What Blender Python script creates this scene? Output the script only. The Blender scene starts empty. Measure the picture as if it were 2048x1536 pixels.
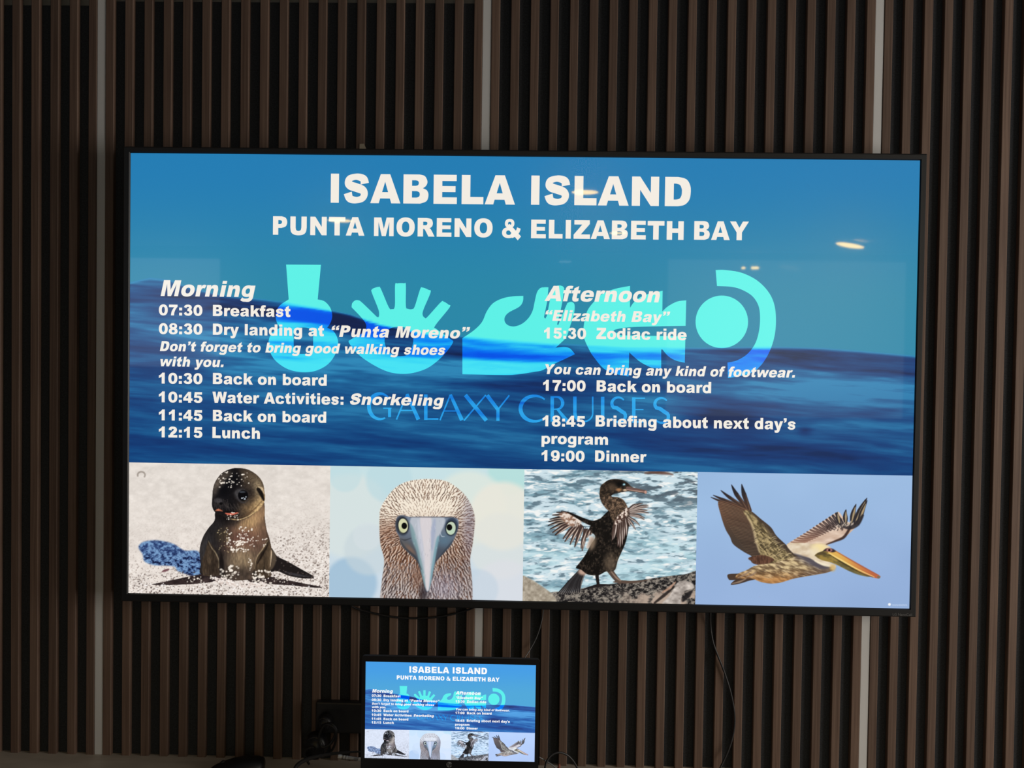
import bpy, bmesh, math, random
import numpy as np
from mathutils import Matrix, Vector

S = bpy.context.scene
COL = S.collection

# ---------------------------------------------------------------- camera, world, light, exposure
ZT = 1.62                                   # height of the television's centre above the floor
F = 1946.26                                 # focal length in pixels of a 2048 x 1536 frame
CAM = Vector((0.033967, -2.131946, 0.039308 + ZT))
def cam_axes(p, y, r):
    m = Matrix.Rotation(y, 3, 'Z') @ Matrix.Rotation(p, 3, 'X') @ Matrix.Rotation(-r, 3, 'Y')
    return m @ Vector((1, 0, 0)), m @ Vector((0, 1, 0)), m @ Vector((0, 0, 1))
CR, CF, CU = cam_axes(-0.0234345, 0.0230807, 0.0143230)
cam_data = bpy.data.cameras.new('camera')
cam_data.sensor_fit = 'HORIZONTAL'; cam_data.sensor_width = 36.0
cam_data.lens = F / 2048 * 36.0; cam_data.clip_start = 0.02
cam = bpy.data.objects.new('camera', cam_data); COL.objects.link(cam)
cam.matrix_world = Matrix(((CR.x, CU.x, -CF.x, CAM.x), (CR.y, CU.y, -CF.y, CAM.y), (CR.z, CU.z, -CF.z, CAM.z), (0, 0, 0, 1)))
S.camera = cam

world = bpy.data.worlds.new('world'); S.world = world; world.use_nodes = True
world.node_tree.nodes['Background'].inputs[0].default_value = (0.75, 0.85, 1.0, 1)
world.node_tree.nodes['Background'].inputs[1].default_value = 0.05

def area(name, loc, target, sx, sy, power, color):
    d = bpy.data.lights.new(name, 'AREA'); d.shape = 'RECTANGLE'; d.size = sx; d.size_y = sy; d.energy = power; d.color = color
    o = bpy.data.objects.new(name, d); COL.objects.link(o); o.location = loc
    o.rotation_euler = (Vector(target) - Vector(loc)).to_track_quat('-Z', 'Y').to_euler()
    return o
# area lamp added at the right to brighten the slats, before an added window
area('side_fill_right', (3.2, -1.5, ZT - 0.05), (0.0, -1.0, ZT - 0.1), 1.3, 1.3, 54, (1.0, 0.91, 0.82))

S.view_settings.view_transform = 'Standard'
S.view_settings.look = 'None'
S.view_settings.exposure = 0.0
S.view_settings.gamma = 1.0
S.view_settings.use_curve_mapping = False

# ---------------------------------------------------------------- picture painter (numpy): colours for the slide's pictures
def lerp(a, b, t):
    return a + (b - a) * t

def col(*c):
    return np.array(c, float) / 255.0

_lat = np.random.RandomState(7).rand(257, 257)
def vnoise(x, y):
    xi = np.floor(x).astype(int); yi = np.floor(y).astype(int)
    fx = x - xi; fy = y - yi
    fx = fx * fx * (3 - 2 * fx); fy = fy * fy * (3 - 2 * fy)
    g = lambda i, j: _lat[i % 257, j % 257]
    return lerp(lerp(g(xi, yi), g(xi + 1, yi), fx), lerp(g(xi, yi + 1), g(xi + 1, yi + 1), fx), fy)

def fbm(x, y, o=4, gain=0.5):
    s = 0; a = 1.0; t = 0
    for k in range(o):
        s = s + a * vnoise(x * 2 ** k + 17.3 * k, y * 2 ** k + 9.1 * k); t += a; a *= gain
    return s / t

def sstep(a, b, x):
    t = np.clip((x - a) / (b - a), 0, 1)
    return t * t * (3 - 2 * t)

def spline(pts, n=6, closed=True):
    p = np.array(pts, float); m = len(p); out = []
    for i in range(m if closed else m - 1):
        g = (lambda k: p[k % m]) if closed else (lambda k: p[min(max(k, 0), m - 1)])
        a, b, c, d = g(i - 1), g(i), g(i + 1), g(i + 2)
        for t in np.arange(n) / n:
            out.append(0.5 * (2 * b + (c - a) * t + (2 * a - 5 * b + 4 * c - d) * t * t + (3 * b - a - 3 * c + d) * t ** 3))
    if not closed:
        out.append(p[-1])
    return np.array(out)

class Pic:
    """A picture being painted: X, Y are each sample's position in the picture's own units."""
    def __init__(s, X, Y):
        s.X, s.Y = X, Y
        s.h, s.w = X.shape
        s.c = np.zeros(X.shape + (3,))
        s.px = abs(X[0, -1] - X[0, 0]) / (s.w - 1)
        s.xs = X[s.h // 2]; s.ys = Y[:, s.w // 2]
        s.sk = max(np.ptp(X, 0).max(), np.ptp(Y, 1).max()) + s.px * 2
        s.clip = None
    def win(s, x0, y0, x1, y1):
        i0 = np.searchsorted(s.xs, x0 - s.sk); i1 = np.searchsorted(s.xs, x1 + s.sk)
        j0 = np.searchsorted(s.ys, y0 - s.sk); j1 = np.searchsorted(s.ys, y1 + s.sk)
        return slice(j0, j1), slice(i0, i1)
    def put(s, w, m, c, a=1.0):
        if m.size == 0: return
        m = m * a
        if s.clip is not None: m = m * s.clip[w]
        if callable(c): c = c(s.X[w], s.Y[w])
        s.c[w] += (c - s.c[w]) * m[..., None]
    def mask(s, pts, soft=0.0):
        p = np.asarray(pts, float); k = soft + s.px * 0.5
        w = s.win(p[:, 0].min() - 3 * k, p[:, 1].min() - 3 * k, p[:, 0].max() + 3 * k, p[:, 1].max() + 3 * k)
        X, Y = s.X[w], s.Y[w]
        if X.size == 0: return w, np.zeros(X.shape)
        d = np.full(X.shape, 1e18); ins = np.zeros(X.shape, bool)
        for a, b in zip(p, np.roll(p, -1, 0)):
            e = b - a; l = e @ e
            if l < 1e-12: continue
            t = np.clip(((X - a[0]) * e[0] + (Y - a[1]) * e[1]) / l, 0, 1)
            d = np.minimum(d, (X - a[0] - t * e[0]) ** 2 + (Y - a[1] - t * e[1]) ** 2)
            if a[1] != b[1]:
                c = (a[1] > Y) != (b[1] > Y)
                ins ^= c & (X < (b[0] - a[0]) * (Y - a[1]) / (b[1] - a[1]) + a[0])
        d = np.sqrt(d) * np.where(ins, 1, -1)
        return w, sstep(-k, k, d)
    def full(s, pts, soft=0, smooth=True):
        w, m = s.mask(spline(pts) if smooth else pts, soft)
        f = np.zeros(s.X.shape); f[w] = m
        return f
    def poly(s, pts, c, soft=0, a=1.0, smooth=True):
        w, m = s.mask(spline(pts) if smooth else pts, soft)
        s.put(w, m, c, a)
    def line(s, pts, wd, c, a=1.0, soft=0, smooth=True):
        p = spline(pts, 5, False) if smooth and len(pts) > 2 else np.array(pts, float)
        n = len(p); wd = np.interp(np.linspace(0, 1, n), np.linspace(0, 1, len(wd)), wd) if np.ndim(wd) else np.full(n, float(wd))
        r = wd.max() / 2 + soft + s.px
        w = s.win(p[:, 0].min() - r, p[:, 1].min() - r, p[:, 0].max() + r, p[:, 1].max() + r)
        X, Y = s.X[w], s.Y[w]
        if X.size == 0: return
        m = np.zeros(X.shape); k = soft + s.px * 0.5
        for i in range(n - 1):
            q, b = p[i], p[i + 1]; e = b - q; l = max(e @ e, 1e-9)
            t = np.clip(((X - q[0]) * e[0] + (Y - q[1]) * e[1]) / l, 0, 1)
            d = np.sqrt((X - q[0] - t * e[0]) ** 2 + (Y - q[1] - t * e[1]) ** 2)
            hw = lerp(wd[i], wd[i + 1], t) / 2
            m = np.maximum(m, sstep(-k, k, hw - d) * np.minimum(1, (hw + k) / (k * 1.5)))
        s.put(w, m, c, a)
    def ell(s, cx, cy, rx, ry, c, soft=0.0, a=1.0, rot=0.0):
        R = max(rx, ry) * (1 + soft) + s.px * 2
        w = s.win(cx - R, cy - R, cx + R, cy + R)
        X, Y = s.X[w] - cx, s.Y[w] - cy
        if X.size == 0: return
        cs, sn = math.cos(rot), math.sin(rot)
        u = (X * cs + Y * sn) / rx; v = (-X * sn + Y * cs) / ry
        d = np.sqrt(u * u + v * v)
        k = max(soft, s.px * 0.6 / min(rx, ry))
        s.put(w, sstep(1 + k, 1 - k, d), c, a)
    def dots(s, rs, n, box, r, c, a=1.0):
        for i in range(n):
            x = rs.uniform(box[0], box[2]); y = rs.uniform(box[1], box[3]); q = rs.uniform(*r)
            s.ell(x, y, q * rs.uniform(.8, 1.5), q, c, 0.3, a * rs.uniform(.5, 1))
    def shade(s, f):
        """tint everywhere inside the clip: f(X, Y, colour) -> colour"""
        n = f(s.X, s.Y, s.c); m = 1 if s.clip is None else s.clip[..., None]
        s.c += (n - s.c) * m

def m3(t, a, b):
    return a + (b - a) * np.asarray(t)[..., None]

def paint_sea_lion(X, Y):
    P = Pic(X, Y); rs = np.random.RandomState(3)
    n = fbm(X / 60, Y / 40, 3); fine = fbm(X / 13, Y / 11, 2)
    c = m3(sstep(0, 1400, Y), col(228, 220, 212), col(232, 222, 214))
    c = c + ((n - .5) * .10)[..., None]
    k = sstep(650, 1250, Y + (X - 900) * .18)
    grain = sstep(.60, .74, fine) * (0.15 + 0.85 * k) * sstep(300, 900, Y + X * .1)
    c = m3(grain * .75, c, col(120, 104, 96))
    c = m3(sstep(.30, .18, fine) * (.2 + .8 * k), c, col(255, 250, 244))
    P.c = c
    for i in range(26):
        P.line([(208 + 36 * math.cos(t), 147 + 32 * math.sin(t)) for t in np.linspace(-3.4, .5, 9)], 13, col(120, 108, 98), .035, 5)
    sh = [(180, 850), (225, 800), (330, 783), (430, 792), (530, 822), (630, 882), (760, 890), (830, 1000), (830, 1110), (720, 1132), (640, 1112), (560, 1080), (530, 1040), (430, 1030), (330, 1025), (240, 990), (220, 920)]
    sf = fbm(X / 22, Y / 18, 2)
    def blue(x, y):
        q = fbm(x / 26, y / 20, 3, .7); d = sstep(850, 1000, y)
        b = m3(sstep(.25, .75, q), col(40, 60, 108), col(124, 162, 204))
        return m3(sstep(.42, .30, q) * d, b, col(18, 28, 62))
    P.poly(sh, blue, 10)
    P.line([(410, 1090), (440, 1078), (475, 1066)], [8, 26, 14], col(110, 70, 76), .9, 3)
    # flippers
    P.poly([(1470, 860), (1530, 935), (1640, 992), (1760, 1060), (1892, 1140), (1800, 1156), (1650, 1130), (1540, 1085), (1455, 1075)], col(30, 26, 26))
    P.line([(1600, 1090), (1720, 1120), (1860, 1140)], [4, 26, 6], col(74, 72, 78), .6, 8)
    P.poly([(1480, 880), (1525, 950), (1500, 1040), (1462, 1060)], col(96, 82, 66), 8, .8)
    body = [(930, 500), (922, 590), (860, 668), (806, 760), (776, 880), (786, 1020), (780, 1105), (870, 1135), (960, 1130), (1000, 1155), (1120, 1175), (1280, 1165), (1330, 1150), (1462, 1140), (1466, 1050), (1482, 900), (1458, 770), (1430, 680), (1412, 560), (1402, 400), (1300, 300), (1000, 350)]
    P.clip = None
    P.poly([(308, 1214), (420, 1190), (560, 1160), (700, 1130), (860, 1100), (980, 1080), (1010, 1160), (900, 1188), (760, 1206), (560, 1217), (400, 1221)], lambda x, y: m3(fbm(x / 60, y / 20, 3), col(24, 18, 20), col(78, 62, 60)))
    P.poly([(1290, 1110), (1460, 1135), (1640, 1172), (1800, 1205), (1965, 1238), (1900, 1246), (1700, 1226), (1500, 1212), (1300, 1195), (1240, 1160)], lambda x, y: m3(fbm(x / 60, y / 20, 3), col(24, 18, 20), col(70, 56, 54)))
    P.clip = P.full(body)
    fur = fbm(X / 9, Y / 30, 2)
    P.poly([(0, 0), (2048, 0), (2048, 1414), (0, 1414)], lambda x, y: m3(sstep(860, 1500, x + (y - 700) * .1), col(40, 35, 34), col(98, 78, 64)), smooth=False)
    P.ell(1330, 610, 130, 150, col(168, 132, 96), .7, .95)
    P.ell(1230, 640, 120, 46, col(190, 156, 110), .8, .7, -.5); P.ell(1400, 700, 60, 120, col(84, 64, 56), .9, .6)
    P.ell(1180, 780, 170, 110, col(112, 76, 64), .8, .85)
    P.ell(1185, 990, 120, 140, col(150, 128, 100), .8, .85)
    P.ell(1180, 1110, 130, 70, col(60, 50, 44), .8, .8)
    P.ell(1000, 560, 120, 60, col(18, 15, 16), .7, .95)
    P.ell(930, 720, 80, 130, col(34, 32, 34), .8, .9)
    P.ell(1010, 740, 70, 60, col(64, 54, 42), .8, .7)
    P.ell(840, 900, 60, 150, col(52, 50, 52), .7, .8)
    P.poly([(862, 800), (910, 850), (955, 960), (965, 1060), (960, 1140), (820, 1140), (800, 1000), (830, 900)], lambda x, y: m3(fbm(x / 30, y / 90, 3), col(26, 20, 18), col(92, 76, 60)), 8)
    P.line([(862, 790), (890, 850), (935, 910), (962, 980), (962, 1050)], [4, 11, 6], col(158, 140, 112), .85, 4)
    P.line([(985, 900), (990, 1000), (1000, 1130)], [10, 46, 20], col(22, 18, 18), .9, 12)
    P.poly([(1452, 760), (1400, 850), (1340, 940), (1306, 1040), (1320, 1150), (1480, 1150), (1475, 900)], lambda x, y: m3(fbm(x / 30, y / 90, 3), col(40, 32, 26), col(108, 88, 66)), 8)
    P.line([(1445, 780), (1390, 870), (1335, 950), (1312, 1060)], [4, 12, 5], col(176, 152, 120), .8, 4)
    P.line([(1440, 830), (1390, 920), (1340, 1010)], [8, 24, 6], col(24, 18, 16), .8, 6)
    P.line([(1476, 880), (1480, 960), (1468, 1040)], [6, 30, 8], col(222, 198, 166), .85, 8)
    P.line([(1310, 1100), (1350, 1170)], 30, col(20, 16, 16), .8, 16)
    P.line([(1408, 560), (1440, 700), (1462, 800)], [10, 20, 10], col(60, 44, 38), .7, 10)
    P.shade(lambda x, y, c: c * (0.78 + 0.44 * fur)[..., None])
    P.clip = None
    head = [(906, 290), (930, 212), (990, 132), (1070, 90), (1150, 78), (1250, 94), (1340, 150), (1392, 222), (1408, 300), (1412, 390), (1370, 470), (1300, 532), (1230, 572), (1150, 592), (1060, 580), (1000, 545), (930, 512), (898, 450), (900, 370)]
    P.clip = P.full(head)
    P.poly([(0, 0), (2048, 0), (2048, 1414), (0, 1414)], lambda x, y: m3(sstep(950, 1420, x + (y - 300) * .25), col(24, 21, 22), col(80, 64, 50)), smooth=False)
    P.ell(1290, 190, 110, 70, col(92, 78, 62), .9, .8, .6)
    P.ell(1290, 440, 105, 80, col(150, 120, 84), .8, .85); P.ell(1330, 240, 50, 60, col(110, 96, 78), .9, .6)
    P.ell(1370, 430, 60, 120, col(206, 172, 122), .8, .85, .35)
    P.ell(1345, 290, 40, 70, col(168, 146, 112), .8, .7)
    P.ell(1050, 270, 95, 190, col(7, 8, 13), .6, .97)
    P.ell(1120, 200, 60, 110, col(10, 10, 14), .7, .8)
    P.ell(935, 250, 32, 90, col(92, 82, 74), .9, .8, .25)
    P.ell(985, 200, 40, 60, col(112, 98, 84), .9, .6, .5)
    P.ell(1040, 140, 50, 36, col(84, 74, 64), .9, .7, -.4)
    P.ell(1020, 440, 125, 85, col(20, 19, 22), .7, .92)
    P.ell(1255, 272, 60, 18, col(104, 88, 72), .9, .5, .25); P.ell(1250, 420, 60, 20, col(120, 100, 78), .9, .5, -.5)
    # jaw fold
    P.line([(1405, 400), (1340, 480), (1260, 545), (1160, 582), (1080, 575)], [5, 10, 5], col(214, 182, 132), .9, 4)
    P.line([(1395, 385), (1325, 465), (1245, 528), (1170, 560)], [4, 12, 4], col(92, 68, 46), .8, 5)
    # eye
    P.ell(1190, 340, 120, 100, col(24, 21, 22), .8, .75); P.ell(1180, 335, 62, 52, col(96, 94, 96), .45, .7, .3)
    P.ell(1200, 345, 50, 52, col(5, 5, 9), .12, 1)
    P.ell(1192, 312, 30, 9, col(84, 90, 98), .6, .7)
    for ex, ey, er in ((1190, 372, 9), (1216, 380, 10), (1228, 360, 7), (1205, 366, 5)):
        P.ell(ex, ey, er, er * .8, col(214, 222, 232), .4, .9)
    P.line([(1140, 350), (1165, 400), (1215, 415), (1250, 385)], [5, 12, 5], col(66, 64, 68), .8, 5)
    # muzzle, whiskers, nose
    for i in range(20):
        x0 = 920 + i * 7; y0 = 380 + (i * 37) % 60
        P.line([(x0, y0), (x0 - 6 + i, y0 + 60)], [3, 6, 2], col(126, 112, 104), .55, 2)
    for i in range(16):
        x0 = 1035 + i * 9
        P.line([(x0, 420 + (i % 4) * 14), (x0 + 16, 470 + (i % 3) * 12)], [3, 6, 2], col(112, 100, 92), .5, 2)
    P.ell(960, 395, 38, 24, col(70, 66, 68), .5, .8); P.ell(985, 425, 16, 12, col(6, 6, 8), .4, 1)
    P.line([(932, 494), (960, 486), (998, 498)], [6, 22, 8], col(190, 112, 84), .95, 4)
    P.line([(1028, 518), (1060, 528), (1110, 524), (1150, 514)], [8, 26, 8], col(204, 104, 82), .95, 4)
    P.line([(1000, 508), (1060, 506), (1150, 505)], [4, 12, 4], col(14, 10, 10), .9, 3)
    P.line([(1040, 548), (1110, 555), (1160, 535)], [8, 22, 8], col(28, 22, 20), .9, 6)
    # ear
    P.line([(1352, 286), (1378, 330), (1402, 392)], [40, 42, 16], col(22, 18, 16), 1, 6)
    P.line([(1350, 262), (1385, 282), (1404, 330)], [8, 22, 6], col(206, 182, 146), .9, 5)
    P.shade(lambda x, y, c: c * (0.76 + 0.48 * fbm(x / 12, y / 12, 2))[..., None])
    P.clip = None
    w = col(250, 240, 226)
    P.dots(rs, 34, (960, 110, 1110, 270), (4, 9), w); P.dots(rs, 16, (1130, 120, 1260, 260), (4, 8), w)
    P.dots(rs, 70, (1040, 650, 1290, 900), (4, 9), w); P.dots(rs, 40, (1080, 790, 1240, 905), (4, 10), w); P.dots(rs, 16, (1240, 730, 1430, 860), (4, 8), w)
    P.dots(rs, 30, (940, 640, 1060, 900), (3, 7), col(190, 170, 130), .8)
    P.dots(rs, 46, (960, 1030, 1160, 1160), (5, 11), w); P.dots(rs, 56, (1290, 1070, 1470, 1205), (5, 11), w)
    P.dots(rs, 12, (1255, 960, 1285, 1080), (5, 9), w); P.dots(rs, 26, (640, 1130, 920, 1195), (4, 9), w)
    P.dots(rs, 16, (1460, 1150, 1640, 1200), (4, 8), w); P.dots(rs, 18, (1020, 510, 1170, 590), (3, 6), w)
    for i in range(150):
        x = rs.uniform(900, 1420); y = 1150 + 45 * sstep(950, 1180, np.array(x)) + rs.uniform(-4, 50)
        P.ell(x, y, rs.uniform(7, 14), rs.uniform(6, 11), m3(np.array(rs.rand()), col(214, 196, 186), col(255, 248, 242)), .3, .95)
    P.dots(rs, 230, (110, 1090, 2040, 1320), (4, 8), col(70, 58, 56), .8)
    P.dots(rs, 110, (1500, 700, 2040, 1200), (4, 8), col(110, 96, 90), .7)
    P.dots(rs, 90, (110, 1200, 2040, 1320), (5, 9), col(255, 250, 248), .9)
    return P.c

def paint_booby(X, Y):
    P = Pic(X, Y); rs = np.random.RandomState(5)
    P.c = m3(sstep(0, 1400, Y), col(200, 226, 230), col(206, 220, 232))
    for cx, cy, r, c, a in ((250, 560, 420, (218, 228, 226), .8), (260, 1230, 260, (160, 192, 216), .85), (440, 900, 250, (200, 214, 220), .6), (1850, 130, 220, (180, 224, 220), .8), (1440, 480, 370, (222, 232, 224), .9),
                            (1780, 560, 340, (234, 232, 220), .9), (1760, 860, 330, (226, 228, 222), .6), (1800, 1330, 330, (222, 224, 230), .7), (640, 200, 230, (186, 218, 226), .6), (200, 160, 160, (190, 220, 226), .5), (1530, 1290, 200, (196, 212, 226), .6), (420, 760, 140, (214, 224, 228), .6)):
        P.ell(cx, cy, r, r, col(*c), .12, a)
    head = [(545, 565), (556, 480), (620, 370), (700, 280), (800, 222), (920, 196), (1050, 190), (1200, 208), (1310, 270), (1400, 352), (1462, 455), (1496, 575), (1490, 700), (1472, 850), (1448, 1000), (1468, 1200), (1474, 1420), (1478, 1700), (1000, 1760), (545, 1700), (548, 1420), (570, 1200), (592, 1000), (556, 850), (545, 700)]
    hm = P.full(head, 6)
    P.clip = hm
    def base(x, y):
        c = m3(sstep(450, 900, y), col(246, 234, 216), col(176, 146, 126))
        c = m3(sstep(950, 1400, y), c, col(186, 176, 172))
        return m3(sstep(1250, 1500, x) * .5, c, col(150, 140, 148))
    P.poly([(0, 0), (2048, 0), (2048, 1449), (0, 1449)], base, smooth=False)
    P.ell(860, 1000, 150, 160, col(150, 100, 70), .9, .7)
    P.ell(640, 780, 110, 130, col(150, 104, 80), .9, .6); P.ell(1330, 1050, 160, 160, col(120, 92, 80), .9, .6)
    # plumage: short dark strokes streaming away from the bill
    P.clip = P.full(head, 2)
    st = 31
    for j, y in enumerate(np.arange(190, 1440, st * .8)):
        for i, x in enumerate(np.arange(520, 1520, st)):
            px = x + (j % 2) * st / 2 + rs.uniform(-9, 9); py = y + rs.uniform(-8, 8)
            if py < 540:
                dx, dy = (px - 1020), (py - 760) * .9
            else:
                dx, dy = (px - 1020) * .55, 150 + (py - 540) * .55
                if py < 860: dx, dy = (px - 1020), (py - 640) * 1.2
            l = math.hypot(dx, dy) + 1e-6; dx /= l; dy /= l
            dx += rs.uniform(-.35, .35); dy += rs.uniform(-.35, .35)
            low = min(1, max(0, (py - 480) / 350))
            crown = py < 560 and abs(px - 1010) < 260 and py > 400
            L = rs.uniform(20, 36) * (0.6 if crown else 1) * (1 + .45 * low)
            W = rs.uniform(11, 18) * (0.62 if crown else 1) * (1 + .55 * low)
            dark = m3(np.array(rs.rand()), col(54, 32, 26), col(112, 74, 54)) if py < 1050 or rs.rand() < .35 else m3(np.array(rs.rand()), col(56, 46, 48), col(112, 94, 88))
            P.line([(px - dx * L / 2, py - dy * L / 2), (px + dx * L / 2, py + dy * L / 2)], [W * .5, W, W * .3], dark, .92 if not crown else .75, 2)
            if low > .1:
                qx, qy = px + st / 2 + rs.uniform(-6, 6), py + rs.uniform(-6, 6)
                P.line([(qx - dx * L / 2, qy - dy * L / 2), (qx + dx * L / 2, qy + dy * L / 2)], [W * .3, W * .85, W * .3], col(232, 214, 198) if py < 1000 else col(206, 196, 192), .8 * low, 2)
    P.clip = hm
    P.ell(1440, 700, 60, 260, col(140, 136, 160), .8, .35)
    P.ell(930, 1180, 60, 120, col(120, 80, 60), .9, .5); P.ell(985, 1330, 40, 90, col(40, 34, 38), .8, .8); P.ell(1180, 1260, 150, 130, col(156, 150, 178), .9, .35)
    P.clip = None
    face = [(708, 640), (722, 572), (775, 552), (850, 568), (1000, 566), (1150, 568), (1290, 574), (1334, 610), (1322, 700), (1290, 790), (1250, 862), (1170, 950), (1104, 1030), (1066, 1200), (1040, 1300), (1022, 1320), (1000, 1290), (960, 1130), (920, 1015), (830, 925), (762, 850), (742, 770), (712, 710)]
    P.poly(face, lambda x, y: m3(sstep(600, 950, y), col(118, 130, 148), col(74, 82, 94)), 5)
    P.clip = P.full(face, 4)
    P.ell(800, 850, 90, 50, col(96, 92, 90), .8, .8, .6); P.ell(860, 900, 60, 20, col(140, 104, 84), .8, .6, .8); P.ell(1190, 800, 70, 60, col(92, 120, 140), .9, .8)
    P.poly([(860, 575), (1190, 575), (1130, 790), (1096, 1000), (1056, 1230), (1030, 1310), (1004, 1265), (960, 1060), (930, 900)], col(184, 190, 200), 8)
    P.poly([(850, 640), (890, 700), (940, 900), (990, 1130), (1010, 1270), (985, 1230), (950, 1080), (915, 920), (870, 800)], col(128, 158, 164), 10, .9)
    P.poly([(1110, 800), (1140, 780), (1100, 1000), (1062, 1220), (1040, 1290), (1060, 1100)], col(116, 160, 172), 8, .8)
    P.poly([(950, 574), (1060, 574), (1056, 900), (1040, 1260), (1016, 1300), (1000, 1200), (986, 900)], col(218, 211, 214), 10, .95)
    P.line([(930, 600), (950, 760), (990, 1000)], [10, 36, 10], col(208, 208, 220), .7, 10)
    P.line([(1096, 600), (1080, 720), (1070, 900)], [20, 50, 12], col(160, 170, 196), .7, 12)
    for i in range(60):
        x = rs.uniform(880, 1180); y = rs.uniform(590, 1150)
        if abs(x - 1020) < 190 - (y - 590) * .24:
            P.line([(x, y), (x + rs.uniform(-8, 8), y + rs.uniform(12, 40))], [2, 6, 2], col(232, 234, 240) if rs.rand() < .6 else col(130, 140, 156), .55, 2)
    P.line([(850, 570), (1000, 568), (1150, 568), (1300, 575)], [6, 14, 6], col(70, 66, 70), .8, 5)
    P.line([(760, 790), (800, 800), (860, 780)], [4, 14, 4], col(54, 58, 66), .8, 4)
    P.line([(745, 790), (800, 880), (900, 970), (960, 1090)], [8, 20, 8], col(52, 54, 60), .7, 8)
    P.line([(1280, 800), (1190, 920), (1110, 1010)], [8, 20, 8], col(52, 58, 68), .7, 8)
    P.clip = None
    P.ell(772, 655, 68, 98, col(52, 58, 70), .18, 1, -.12); P.ell(780, 656, 54, 80, col(26, 30, 36), .12, 1, -.1)
    P.ell(781, 656, 47, 71, col(214, 214, 176), .08, 1, -.1); P.ell(770, 690, 26, 34, col(198, 204, 150), .6, .6); P.ell(792, 658, 28, 32, col(8, 9, 12), .1)
    P.ell(1264, 668, 66, 92, col(54, 66, 84), .18, 1, .12); P.ell(1258, 680, 54, 74, col(24, 30, 38), .12, 1, .1)
    P.ell(1258, 682, 47, 65, col(196, 212, 186), .08, 1, .1); P.ell(1270, 710, 26, 30, col(184, 214, 190), .6, .6); P.ell(1243, 673, 28, 32, col(8, 9, 12), .1)
    P.line([(1150, 720), (1165, 760), (1195, 765)], [4, 9, 4], col(206, 216, 226), .7, 3)
    return P.c

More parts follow.
